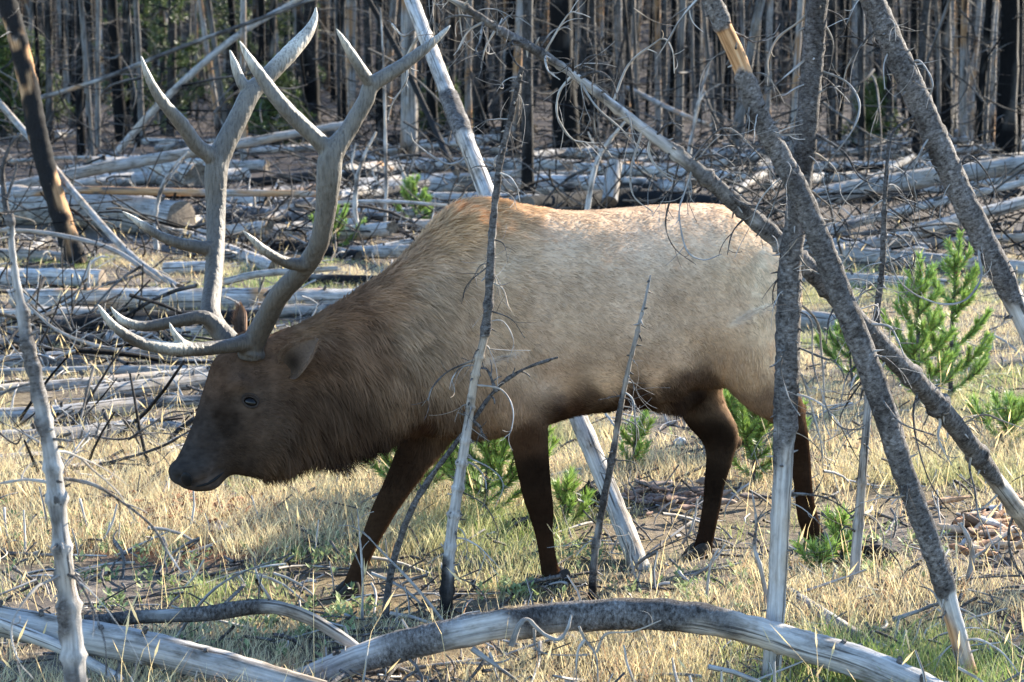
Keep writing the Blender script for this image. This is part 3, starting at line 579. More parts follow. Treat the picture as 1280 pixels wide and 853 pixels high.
NT('dead_pine', 'rough-barked grey dead trunk standing upright in front of the elk\'s hind leg', [(1058, -330), (1040, -150), (1022, 0), (1012, 120), (1000, 240), (988, 330), (985, 430), (982, 520), (976, 640), (970, 760), (962, 872)], [18, 20, 23, 23, 24, 25, 27, 26, 24, 24, 25], 6.62,
   bark=lambda t: .95 - .75 * smooth01(.66, .8, t), orange=lambda t: .12 + .25 * smooth01(.73, .76, t) * (1 - smooth01(.8, .84, t)), flake=.0055, seed=3, br_w=4.5, nub=46, auto=22,
   branches=[[(1033, 12), (1050, 20), (1056, 36), (1044, 48), (1035, 50)], [(1020, 85), (1057, 102), (1074, 129), (1067, 160), (1040, 197), (1023, 217)], [(1010, 68), (986, 92), (962, 112), (948, 124)], [(1020, 3), (1003, 24), (972, 48), (960, 75), (959, 95), (943, 112)], [(1005, 160), (1054, 190), (1074, 221), (1101, 234)], [(1010, 105), (995, 110), (980, 120)],
             [(981, 328), (969, 355), (967, 375), (979, 392)], [(1000, 412), (983, 433), (976, 460), (986, 497), (1000, 520)], [(1000, 385), (1013, 400), (1016, 452), (1028, 494), (1039, 522), (1055, 536), (1074, 536), (1087, 525), (1094, 509)], [(1000, 370), (1020, 400), (1027, 444), (1030, 487), (1029, 522), (1039, 549)], [(1010, 430), (1030, 448), (1041, 451), (1052, 463), (1057, 479)], [(985, 440), (970, 455), (962, 459)],
             [(985, 620), (1005, 618), (1030, 622), (1050, 632), (1064, 645)], [(985, 300), (1005, 330), (1030, 345), (1045, 340)], [(1012, 120), (1042, 108), (1058, 112)], [(985, 455), (1002, 470), (1012, 500), (1026, 553), (1028, 586)]])
NT('dead_pine', 'dark rough trunk leaning left across the upright trunk, bark torn off near its foot', [(770, -330), (836, -140), (890, 0), (925, 80), (945, 135), (975, 195), (1002, 245), (1040, 340), (1090, 470), (1130, 590), (1170, 700), (1196, 790), (1220, 876)], [15, 17, 20, 22, 22, 22, 24, 26, 27, 25, 24, 23, 23], [6.35, 6.4, 6.45, 6.47, 6.48, 6.5, 6.5, 6.52, 6.55, 6.58, 6.6, 6.62, 6.64],
   bark=lambda t: .98 - .58 * smooth01(.265, .295, t) * (1 - smooth01(.315, .345, t)) - .72 * smooth01(.84, .9, t), orange=lambda t: .66 * smooth01(.25, .27, t) * (1 - smooth01(.34, .36, t)) + .55 * smooth01(.86, .9, t), char=lambda t: .45 * smooth01(.88, .9, t), flake=.005, seed=17, nub=50, auto=20,
   branches=[[(906, 34), (930, 46), (945, 53), (967, 44)], [(945, 165), (975, 168), (1002, 168)], [(940, 120), (932, 160), (925, 190), (930, 215)], [(1045, 360), (1062, 350), (1085, 352), (1098, 365)], [(1098, 490), (1110, 510), (1128, 530), (1170, 545)], [(1045, 345), (1070, 300), (1078, 260)], [(1090, 470), (1078, 490), (1076, 500)], [(1140, 615), (1120, 622), (1098, 618), (1085, 600)]])
NT('dead_pine', 'long thin dead pine slanting down over the elk\'s rump to the right', [(530, -15), (575, 6), (620, 35), (700, 82), (790, 150), (880, 220), (960, 290), (1020, 345), (1090, 420), (1160, 492), (1215, 560), (1270, 636), (1345, 738)], [4, 6, 7, 10, 13, 17, 20, 22, 23, 23, 22, 22, 22], [6.45, 6.5, 6.55, 6.6, 6.66, 6.72, 6.78, 6.82, 6.9, 7.05, 7.25, 7.5, 7.95],
   bark=lambda t: np.clip(.62 + .3 * smooth01(.35, .6, t) - .8 * smooth01(.72, .78, t), 0, 1), orange=.15, flake=.004, whorl=.2, seed=23, nub=60, auto=34, br_w=5, auto_len=(.08, .25),
   branches=[[(600, 26), (575, 20), (555, 25), (542, 45)], [(605, 28), (585, 40), (572, 62)], [(602, 27), (600, 51), (595, 65), (609, 83)], [(625, 32), (638, 20), (655, 25)], [(660, 53), (642, 51), (637, 63), (646, 80), (660, 90)], [(680, 65), (709, 20), (724, 17), (738, 22)], [(672, 62), (690, 40), (712, 32)], [(693, 74), (682, 71), (685, 88), (700, 100)], [(716, 90), (716, 73), (709, 88), (707, 126)], [(716, 92), (699, 116), (697, 146), (714, 173), (733, 178)], [(724, 100), (748, 90), (765, 102), (772, 126)], [(765, 130), (785, 82), (816, 56), (831, 49), (841, 65), (843, 92)], [(748, 119), (743, 136), (746, 170), (765, 197)], [(721, 102), (745, 133), (775, 160), (802, 187)], [(722, 95), (735, 72), (760, 68)],
             [(816, 170), (811, 190), (823, 211), (846, 223)], [(819, 172), (836, 155), (855, 158)], [(802, 162), (789, 211), (792, 245), (816, 265)], [(850, 197), (840, 240), (832, 280), (843, 310), (870, 331)], [(868, 212), (856, 240), (849, 267), (858, 312), (879, 325), (902, 318)], [(935, 270), (916, 290), (909, 319)], [(890, 230), (925, 215), (960, 240), (985, 268)], [(900, 238), (935, 258), (970, 262), (1000, 275)], [(860, 205), (905, 160), (945, 190), (975, 230)], [(945, 278), (940, 255), (950, 240)],
             [(1195, 535), (1228, 519), (1252, 526), (1290, 540)], [(1150, 483), (1142, 509), (1143, 536), (1151, 571), (1163, 604), (1183, 634), (1205, 650)], [(1165, 498), (1175, 525), (1173, 549), (1190, 582)], [(1215, 560), (1212, 585), (1218, 610), (1222, 640), (1232, 672)], [(1250, 612), (1235, 630), (1222, 638)], [(1270, 636), (1261, 665), (1265, 699), (1285, 734)], [(1075, 405), (1110, 408), (1122, 425), (1130, 445)], [(1050, 375), (1036, 400), (1033, 430)], [(1150, 485), (1170, 484), (1188, 488)]])
NT('dead_pine', 'stout grey dead trunk leaning down out of the right edge', [(990, -190), (1030, -110), (1090, 0), (1122, 70), (1150, 130), (1200, 240), (1250, 340), (1300, 440), (1400, 640), (1470, 786)], [23, 24, 26, 27, 28, 28, 27, 27, 29, 32], 7.45,
   bark=lambda t: .96 - .75 * smooth01(.46, .62, t), orange=.15, flake=.0055, seed=31, nub=40, auto=22,
   branches=[[(1115, 62), (1088, 56), (1070, 47), (1050, 46)], [(1137, 85), (1147, 76), (1159, 88), (1166, 105), (1163, 119)], [(1142, 143), (1118, 163), (1112, 190), (1106, 238)], [(1173, 190), (1173, 200), (1185, 231), (1190, 248)], [(1163, 183), (1139, 204), (1125, 231)], [(1100, 62), (1105, 80), (1106, 112)], [(1190, 225), (1210, 195), (1232, 215), (1250, 252)], [(1225, 290), (1224, 321), (1226, 348), (1207, 375), (1176, 380), (1139, 365), (1118, 341), (1107, 300)]])
NT('dead_sapling', 'thin grey dead sapling with curly twigs beside the young green pines', [(1112, 165), (1106, 247), (1103, 330), (1094, 410), (1084, 520), (1076, 620), (1066, 744)], [3, 4.5, 6, 8, 10, 12, 14], 7.9, bark=lambda t: .75 - .6 * smooth01(.5, .6, t), flake=.002, whorl=.16, seed=41, nub=24, auto=26, step=.01, sides=12, br_w=3.5,
   branches=[[(1106, 290), (1131, 300), (1143, 317), (1140, 335), (1129, 346)], [(1104, 328), (1083, 333), (1068, 346)], [(1104, 330), (1128, 325), (1142, 350), (1130, 372)], [(1106, 250), (1088, 262), (1086, 285)], [(1106, 248), (1125, 245), (1140, 260), (1144, 282)], [(1066, 441), (1062, 465), (1052, 498), (1052, 512)], [(1090, 462), (1063, 498), (1050, 525), (1059, 549), (1076, 581)], [(1075, 640), (1095, 650), (1105, 675), (1098, 700)], [(1072, 668), (1055, 660), (1042, 690)]])
NT('dead_sapling', 'thin knotty sapling standing in front of the elk\'s shoulder', [(652, 85), (640, 140), (624, 210), (615, 300), (609, 400), (594, 470), (585, 530), (574, 600), (563, 680), (556, 790)], [4, 5, 6, 8, 10, 11, 12, 14, 15, 16], 7.42, bark=lambda t: .56 - .5 * smooth01(.46, .48, t) * (1 - smooth01(.56, .58, t)) - .3 * smooth01(.62, .66, t) * (1 - smooth01(.85, .87, t)), orange=.2, char=lambda t: .6 * smooth01(.86, .9, t), flake=.003, whorl=.12, seed=47, nub=44, auto=20, step=.009, sides=14, br_w=3.2, auto_len=(.06, .2),
   branches=[[(610, 330), (585, 355), (577, 380)], [(613, 351), (629, 362), (635, 384)], [(610, 389), (639, 399), (656, 423)], [(609, 401), (629, 402), (642, 426), (637, 447)], [(596, 448), (561, 464), (541, 484), (535, 501)], [(594, 481), (626, 487), (641, 511), (639, 538), (631, 547)], [(573, 614), (605, 631), (622, 662), (619, 679)], [(579, 570), (615, 587), (629, 607), (619, 634)], [(560, 718), (595, 733), (610, 757), (609, 783)], [(622, 235), (640, 246), (646, 262)], [(615, 300), (630, 306), (635, 330)], [(625, 215), (638, 222), (650, 240)], [(566, 690), (548, 695), (534, 706)]])
NT('dead_sapling', 'slender pale sapling standing in front of the elk\'s belly', [(813, 345), (806, 378), (798, 410), (786, 460), (774, 520), (765, 575), (752, 640), (743, 700), (739, 768)], [2.5, 4, 5, 6, 7, 8, 8.5, 9.5, 11], 7.6, bark=lambda t: .36 + .3 * smooth01(.86, .9, t), char=lambda t: .8 * smooth01(.88, .92, t), flake=.002, whorl=.13, seed=53, nub=26, auto=8, step=.009, sides=10, br_w=2.6, auto_len=(.05, .16),
   branches=[[(796, 405), (810, 412)], [(782, 447), (797, 457)], [(774, 492), (748, 500)], [(773, 520), (795, 532), (799, 550)], [(765, 575), (795, 580), (800, 605)], [(752, 655), (775, 660), (786, 690)]])
NT('dead_sapling', 'blurred silver knotty sapling standing close before the left logs', [(12, 270), (17, 330), (30, 410), (48, 490), (63, 560), (73, 640), (82, 720), (90, 800), (97, 875)], [6, 9, 12, 16, 20, 22, 24, 26, 28], 5.0, bark=.52, flake=.0045, whorl=.11, seed=59, nub=30, auto=6, br_w=7, rough=.1, step=.012,
   branches=[[(70, 600), (90, 600), (119, 607), (153, 628), (190, 658), (211, 692), (234, 726)], [(80, 716), (58, 728), (44, 736), (20, 767), (14, 794), (24, 828), (41, 848)], [(82, 715), (97, 726), (116, 760), (131, 804), (133, 845)], [(70, 602), (34, 600), (-10, 606)], [(62, 545), (92, 552)], [(84, 720), (104, 718)]])
NT('dead_pine', 'charred black trunk leaning left with orange scars and sunlit edge', [(-45, -140), (-20, -60), (8, 0), (32, 90), (50, 180), (70, 250), (96, 330)], [21, 22, 23, 24, 24, 24, 27], [21.5, 21.4, 21.3, 21.2, 21.1, 21, 20.9], bark=.2, orange=lambda t: .72 + .1 * t, char=lambda t: .64 - .12 * smooth01(.55, .8, t), flake=.006, seed=61, nub=20, step=.03, rough=.08, auto=6, auto_len=(.3, .6))
NT('dead_pine', 'pale barkless trunk leaning behind the elk\'s hump and under its belly', [(455, -150), (515, 2), (560, 118), (608, 240), (665, 380), (724, 525), (768, 630), (806, 726)], [16, 18, 20, 22, 23, 24, 25, 27], [12.4, 11.55, 10.85, 10.2, 9.52, 8.95, 8.6, 8.24], bark=lambda t: np.clip(.1 + .75 * smooth01(.36, .4, t) * (1 - smooth01(.44, .46, t)), 0, 1), char=.06, orange=.1, flake=.008, seed=67, nub=26, rough=.06, step=.02,
   branches=[[(530, 30), (505, 45), (490, 30), (498, 48)], [(585, 195), (560, 205), (520, 180), (513, 165)], [(560, 120), (565, 150), (560, 178)], [(520, 40), (510, 70), (508, 100), (490, 130), (485, 150)]], br_w=5)

# ------------------------------------------------------------------ the bull elk
YAW = math.radians(27); E_BACK = np.array([math.cos(YAW), math.sin(YAW), 0]); E_LEFT = np.array([math.sin(YAW), -math.cos(YAW), 0]); W0 = -7.14
def EP(px, py, w=0.0):                                # a point of the elk: photo pixel, metres left of its mid plane
    r = ray(px, py); t = (W0 + w - CAM @ E_LEFT) / (r @ E_LEFT); return CAM + r * t
def ell_rings(mb, C_, A, B, n, sides=32, power=1.0):  # loft of rings: centre C_, half axes A and B
    Cn, An, Bn = catmull(C_, n), catmull(A, n), catmull(B, n)
    a = np.arange(sides) / sides * 2 * math.pi; ca, sa = np.cos(a), np.sin(a)
    ca = np.sign(ca) * np.abs(ca) ** power; sa = np.sign(sa) * np.abs(sa) ** power
    V = (Cn[:, None] + An[:, None] * ca[None, :, None] + Bn[:, None] * sa[None, :, None]).reshape(-1, 3)
    i = np.arange(n - 1)[:, None] * sides; j = np.arange(sides)[None, :]; j2 = (j + 1) % sides
    q = np.stack([i + j, i + j2, i + sides + j2, i + sides + j], -1).reshape(-1, 4)
    V = np.vstack([V, Cn[0], Cn[-1]]); k = np.arange(sides); m = n * sides
    t = np.vstack([np.stack([(k + 1) % sides, k, np.full(sides, m)], -1), np.stack([(n - 1) * sides + k, (n - 1) * sides + (k + 1) % sides, np.full(sides, m + 1)], -1)])
    mb.add(V, q=q, t=t)
def blob(mb, c, ra, rv, rl, tilt=0.0):
    ax = E_BACK * math.cos(tilt) + np.array([0, 0, 1]) * math.sin(tilt); up = -E_BACK * math.sin(tilt) + np.array([0, 0, 1]) * math.cos(tilt)
    th = np.linspace(.05, math.pi - .05, 14); C_ = np.array([c + ax * ra * math.cos(x) for x in th]); A = np.array([up * rv * math.sin(x) for x in th]); B = np.array([E_LEFT * rl * math.sin(x) for x in th])
    ell_rings(mb, C_, A, B, 20, 20)
def limb(mb, rows, n=40, lat=.8):
    """rows: px, py, w, radius in photo pixels seen from the side"""
    P = np.array([EP(a, b, w) for a, b, w, r in rows]); R = np.array([r * px_m(p[1]) for (a, b, w, r), p in zip(rows, P)])
    T = np.gradient(P, axis=0); T /= np.linalg.norm(T, axis=1)[:, None]; A = np.cross(T, E_LEFT); A /= np.linalg.norm(A, axis=1)[:, None]
    B = np.cross(A, T); ell_rings(mb, P, A * R[:, None], B * R[:, None] * lat, n, 22)
def remeshed(mb, name, voxel, smooth=6, factor=.5):
    o = bpy.data.objects.new(name, mb.mesh(name, HIDE, wood=False)); C.objects.link(o)
    m = o.modifiers.new('remesh', 'REMESH'); m.mode = 'VOXEL'; m.voxel_size = voxel
    s = o.modifiers.new('smooth', 'SMOOTH'); s.iterations = smooth; s.factor = factor
    dg = bpy.context.evaluated_depsgraph_get(); me = bpy.data.meshes.new_from_object(o.evaluated_get(dg))
    old = o.data; bpy.data.objects.remove(o); bpy.data.meshes.remove(old)
    me.name = name; return me
def verts_of(me):
    v = np.zeros(len(me.vertices) * 3); me.vertices.foreach_get('co', v); return v.reshape(-1, 3)

ST = [  # top px,py  bottom px,py  half width (m): from the rump to the muzzle
    (968, 330, 970, 392, .05), (960, 298, 968, 438, .155), (936, 270, 944, 470, .22), (895, 257, 900, 482, .255), (845, 256, 852, 488, .275), (800, 258, 812, 502, .30), (740, 263, 758, 513, .325), (690, 262, 705, 520, .325),
    (645, 254, 652, 538, .30), (606, 249, 602, 548, .265), (566, 261, 550, 544, .23), (526, 304, 503, 545, .20), (482, 342, 460, 558, .18), (434, 373, 421, 567, .16), (392, 397, 387, 574, .14),
    (352, 414, 364, 586, .125), (318, 426, 343, 594, .118), (290, 436, 322, 597, .112), (270, 450, 305, 595, .104), (259, 478, 292, 593, .09), (250, 503, 283, 597, .076), (240, 536, 273, 607, .066), (229, 562, 259, 613, .062), (219.5, 582, 244, 614.5, .054), (215, 597, 229, 611, .03)]
def build_elk():
    mb = MB()
    Tp = np.array([EP(a, b) for a, b, c, d, w in ST]); Bp = np.array([EP(c, d) for a, b, c, d, w in ST]); Wd = np.array([s[4] for s in ST])
    ell_rings(mb, (Tp + Bp) / 2, (Tp - Bp) / 2, Wd[:, None] * E_LEFT[None, :], 150, 40, .92)
    for s in (1, -1):                                  # shoulders, haunches, cheeks, brow ridges
        blob(mb, EP(628, 395, 0) + E_LEFT * s * .19, .16, .27, .115, .25)
        blob(mb, EP(648, 478, 0) + E_LEFT * s * .18, .12, .14, .09)
        blob(mb, EP(918, 374, 0) + E_LEFT * s * .15, .20, .25, .125, -.2)
        blob(mb, EP(345, 530, 0) + E_LEFT * s * .065, .085, .10, .055, .5)
        blob(mb, EP(297, 480, 0) + E_LEFT * s * .078, .055, .03, .035, -.75)
        blob(mb, EP(262, 560, 0) + E_LEFT * s * .035, .05, .04, .035, -.9)
        blob(mb, EP(232, 592, 0) + E_LEFT * s * .03, .035, .035, .03)
    blob(mb, EP(263, 603, 0), .05, .03, .045, .35)
    blob(mb, EP(222, 592, 0), .03, .04, .05)
    blob(mb, EP(312, 432, 0), .05, .05, .09)
    limb(mb, [(628, 440, .17, 50), (648, 500, .18, 40), (661, 550, .15, 26), (667, 590, .13, 21.5), (672, 622, .12, 19), (676, 640, .115, 17), (680, 668, .11, 13), (685, 700, .10, 12), (690, 720, .10, 14), (698, 738, .10, 14)])
    limb(mb, [(600, 450, -.16, 45), (560, 505, -.16, 38), (533, 545, -.15, 30), (512, 580, -.13, 23), (491, 618, -.115, 18.5), (478, 642, -.105, 16.5), (462, 676, -.095, 12.5), (449, 708, -.09, 12), (442, 730, -.09, 13.5), (436, 750, -.09, 14)])
    limb(mb, [(895, 400, -.14, 60), (872, 470, -.13, 38), (879, 510, -.10, 29), (900, 545, -.07, 25), (899, 575, -.06, 18), (893, 605, -.05, 14), (889, 635, -.04, 12.5), (882, 670, -.035, 12), (877, 692, -.03, 13.5), (872, 708, -.03, 13.5)])
    limb(mb, [(915, 390, .13, 66), (938, 445, .14, 50), (958, 482, .12, 38), (982, 512, .09, 25), (994, 540, .07, 17), (1000, 575, .05, 14), (1004, 610, .04, 13), (1009, 645, .03, 14), (1017, 670, .02, 14), (1022, 692, .02, 14)])
    blob(mb, EP(1000, 512, .08), .03, .03, .025); blob(mb, EP(920, 552, -.07), .025, .03, .025)
    blob(mb, EP(838, 494, 0), .16, .06, .09)          # belly tuft
    me = remeshed(mb, 'body', .0085, 9, .5)
    V = verts_of(me)
    lo = V.mean(0)
    n0 = (vnoise(V * 5, 71) - .5) * .010 + (vnoise(V * 18, 72) - .5) * .003
    nrm = np.zeros(len(V) * 3); me.vertices.foreach_get('normal', nrm); nrm = nrm.reshape(-1, 3)
    V = V + nrm * n0[:, None]
    w_ = (V @ E_LEFT) - W0; px, py = project(V + E_LEFT * (np.abs(w_) - w_)[:, None]); d = np.zeros(len(V))
    for x, y, r, a in HEADFORM: d += a * np.exp(-((px - x) ** 2 + (py - y) ** 2) / (r * r))
    V = V + nrm * (d * smooth01(.012, .04, np.abs(w_)))[:, None]
    return me, V, nrm
HEADFORM = [(300, 498, 13, -.011), (294, 481, 11, .010), (320, 512, 17, .007), (283, 526, 12, -.012), (274, 545, 12, -.008), (246, 548, 14, .004), (262, 566, 14, -.006), (230, 588, 9, .010), (224, 598, 5, -.014), (250, 590, 11, .008), (262, 607, 7, .005), (345, 532, 26, .014), (378, 560, 13, -.010), (332, 468, 13, -.010), (300, 572, 16, -.008), (312, 592, 10, .006),
    (240, 606, 4, -.009), (247, 604, 4, -.009), (254, 601, 4, -.009), (261, 597, 4, -.009), (268, 592, 4, -.009), (274, 587, 4, -.007),
    (700, 470, 26, -.016), (690, 430, 20, -.008), (596, 430, 22, -.010), (640, 350, 30, .012), (875, 440, 26, -.018), (850, 390, 30, -.012), (905, 330, 26, .010), (560, 480, 24, -.008), (800, 300, 40, -.006), (930, 430, 30, .012), (940, 350, 18, -.006)]
# px, py, colour, hair length, hair direction in the side view
FURMAP = np.array([
 (700, 300, .43, .335, .245, .024, 1, .3), (800, 300, .44, .345, .255, .022, 1, .3), (880, 290, .44, .34, .245, .022, 1, .4), (700, 400, .40, .31, .225, .024, 1, .4), (800, 400, .43, .335, .245, .022, 1, .4), (860, 420, .41, .315, .225, .022, .9, .5),
 (615, 252, .40, .25, .13, .055, 1, .1), (580, 265, .38, .235, .125, .065, .9, .1), (650, 258, .42, .29, .175, .04, 1, .1), (720, 265, .43, .33, .23, .025, 1, .2), (800, 262, .44, .34, .24, .022, 1, .2),  # warm backlight on hump and back put into the coat colour
 (620, 330, .40, .31, .22, .03, 1, .35), (620, 400, .36, .275, .195, .028, .9, .5), (660, 460, .38, .285, .2, .026, .6, .8), (680, 430, .38, .29, .21, .024, .8, .6), (640, 505, .27, .19, .13, .026, .2, 1), (600, 450, .34, .25, .175, .03, .6, .8),
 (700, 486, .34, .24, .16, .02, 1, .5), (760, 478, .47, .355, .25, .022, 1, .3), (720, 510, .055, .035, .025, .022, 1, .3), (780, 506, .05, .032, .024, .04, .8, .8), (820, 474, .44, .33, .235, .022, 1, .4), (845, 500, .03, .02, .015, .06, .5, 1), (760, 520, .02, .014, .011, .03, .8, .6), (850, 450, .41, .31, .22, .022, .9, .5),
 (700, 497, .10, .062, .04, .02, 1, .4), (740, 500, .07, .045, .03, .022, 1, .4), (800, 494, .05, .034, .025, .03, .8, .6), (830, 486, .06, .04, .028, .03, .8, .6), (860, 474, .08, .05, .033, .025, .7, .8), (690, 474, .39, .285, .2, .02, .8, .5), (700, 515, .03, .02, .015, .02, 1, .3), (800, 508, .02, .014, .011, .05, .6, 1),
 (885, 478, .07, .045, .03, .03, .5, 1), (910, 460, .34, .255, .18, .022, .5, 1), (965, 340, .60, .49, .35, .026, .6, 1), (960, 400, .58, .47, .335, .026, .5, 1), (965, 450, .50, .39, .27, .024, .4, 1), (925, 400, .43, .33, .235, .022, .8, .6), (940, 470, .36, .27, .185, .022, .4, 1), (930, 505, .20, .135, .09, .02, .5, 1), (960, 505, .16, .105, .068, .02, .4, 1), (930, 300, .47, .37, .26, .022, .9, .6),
 (545, 280, .33, .215, .125, .065, .9, .2), (510, 325, .28, .18, .11, .06, .9, .25), (540, 360, .28, .2, .135, .05, .9, .5), (480, 360, .20, .12, .072, .055, .9, .3), (520, 420, .22, .155, .105, .055, .7, .7), (440, 385, .13, .075, .045, .05, .9, .4), (460, 440, .12, .075, .048, .06, .6, .8), (560, 470, .24, .17, .115, .045, .6, .8), (500, 490, .12, .078, .05, .065, .4, 1), (560, 530, .10, .066, .044, .05, .4, 1), (430, 510, .06, .038, .025, .07, .4, 1), (400, 440, .09, .055, .035, .045, .7, .6), (380, 410, .12, .072, .042, .035, .9, .3), (350, 425, .11, .062, .036, .025, .9, .2),
 (470, 562, .03, .02, .015, .085, .3, 1), (420, 580, .035, .023, .017, .11, .3, 1), (375, 585, .06, .038, .026, .07, .3, 1), (350, 595, .085, .055, .036, .06, .4, 1), (380, 520, .055, .035, .023, .05, .5, .8),
 (330, 450, .10, .06, .038, .016, .8, -.3), (300, 465, .085, .052, .034, .012, .8, -.4), (275, 465, .10, .058, .036, .012, .5, -.8), (283, 524, .032, .022, .016, .011, .6, -.5), (255, 540, .05, .038, .031, .006, .5, -.8), (240, 575, .052, .043, .038, .004, .5, -.8), (225, 596, .048, .041, .037, .003, .6, -.4), (330, 540, .085, .055, .037, .018, .8, .2), (300, 580, .06, .04, .028, .016, .8, .2), (262, 608, .06, .043, .034, .007, .8, 0), (310, 503, .095, .062, .042, .012, .8, -.2),  # head tones, with cheek highlight and grey snout sheen put into the colour
 (661, 548, .055, .034, .022, .016, 0, 1), (668, 590, .014, .01, .0075, .012, 0, 1), (676, 640, .018, .012, .0085, .011, 0, 1), (684, 690, .028, .017, .011, .011, 0, 1), (695, 735, .032, .02, .013, .014, .3, 1),
 (540, 540, .05, .03, .02, .03, -.4, 1), (512, 580, .022, .014, .01, .014, -.5, 1), (478, 642, .03, .019, .012, .012, -.5, 1), (450, 705, .036, .022, .014, .012, -.3, 1), (436, 748, .04, .026, .017, .014, -.3, 1),
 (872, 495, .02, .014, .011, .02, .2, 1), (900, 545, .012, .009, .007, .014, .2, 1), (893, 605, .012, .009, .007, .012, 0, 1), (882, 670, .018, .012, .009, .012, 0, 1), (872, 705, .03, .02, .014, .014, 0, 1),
 (982, 515, .035, .022, .015, .014, .4, 1), (1000, 560, .02, .013, .009, .012, 0, 1), (1004, 610, .022, .014, .01, .012, 0, 1), (1012, 655, .03, .02, .014, .014, .2, 1), (1020, 690, .035, .024, .017, .014, .2, 1)])
_x, _y = FURMAP[:, 0], FURMAP[:, 1]
_neck = (_x < 590) & (_y < 600) & ~((_x > 505) & (_y > 535)); FURMAP[_neck, 2:5] *= np.where(_x < 345, .62, np.where(_y > 500, .9, 1.12))[_neck][:, None]
FURMAP[_neck & (_x > 345), 2:5] *= np.array([1.03, .96, .88])
_leg = (FURMAP[:, 2] < .06) & ((_x > 500) | (_y > 620)); FURMAP[_leg, 2:5] *= np.array([.85, .72, .62])
_body = (_x > 590) & (FURMAP[:, 2] > .25); FURMAP[_body, 2:5] *= np.array([1.05, .94, .84])
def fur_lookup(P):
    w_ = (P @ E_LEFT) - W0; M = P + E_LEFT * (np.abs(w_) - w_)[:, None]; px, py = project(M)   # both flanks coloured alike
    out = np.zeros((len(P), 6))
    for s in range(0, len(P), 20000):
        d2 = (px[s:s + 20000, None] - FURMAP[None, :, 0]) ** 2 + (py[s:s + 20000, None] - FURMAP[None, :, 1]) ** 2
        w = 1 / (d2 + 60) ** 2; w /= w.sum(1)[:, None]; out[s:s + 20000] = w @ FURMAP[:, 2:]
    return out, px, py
elk = thing('elk', 'bull elk with tall antlers and pale tan body lowering its dark head', 'elk', np.array([.35, 8.2, float(gh(.35, 8.2))]))
OFF = np.array(elk['_o'])
def link_me(me, name, parent, mats):
    me.materials.clear()
    for m in (mats if isinstance(mats, list) else [mats]): me.materials.append(m)
    me.polygons.foreach_set('use_smooth', np.full(len(me.polygons), True))
    o = bpy.data.objects.new(name, me); C.objects.link(o); o.parent = parent; return o
body_me, BV, BN = build_elk()
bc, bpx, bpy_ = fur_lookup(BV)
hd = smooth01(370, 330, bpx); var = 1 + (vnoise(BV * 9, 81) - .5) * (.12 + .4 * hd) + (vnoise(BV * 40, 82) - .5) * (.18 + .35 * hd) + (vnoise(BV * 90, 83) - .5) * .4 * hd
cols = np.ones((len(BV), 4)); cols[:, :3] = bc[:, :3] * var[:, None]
faces = [tuple(p.vertices) for p in body_me.polygons]
BVH = BVHTree.FromPolygons([Vector(v) for v in BV], faces)
body_me.vertices.foreach_set('co', (BV - OFF).ravel()); body_me.update()
ca_ = body_me.attributes.new('Col', 'FLOAT_COLOR', 'POINT'); ca_.data.foreach_set('color', cols.ravel())
link_me(body_me, 'body', elk, HIDE)
def skin(px, py, side=1):                              # point of the hide at that place, on its left (1) or right (-1) side
    p = EP(px, py, 0) + E_LEFT * side * .6; h = BVH.ray_cast(Vector(p), Vector(-E_LEFT * side)); return np.array(h[0]), np.array(h[1])
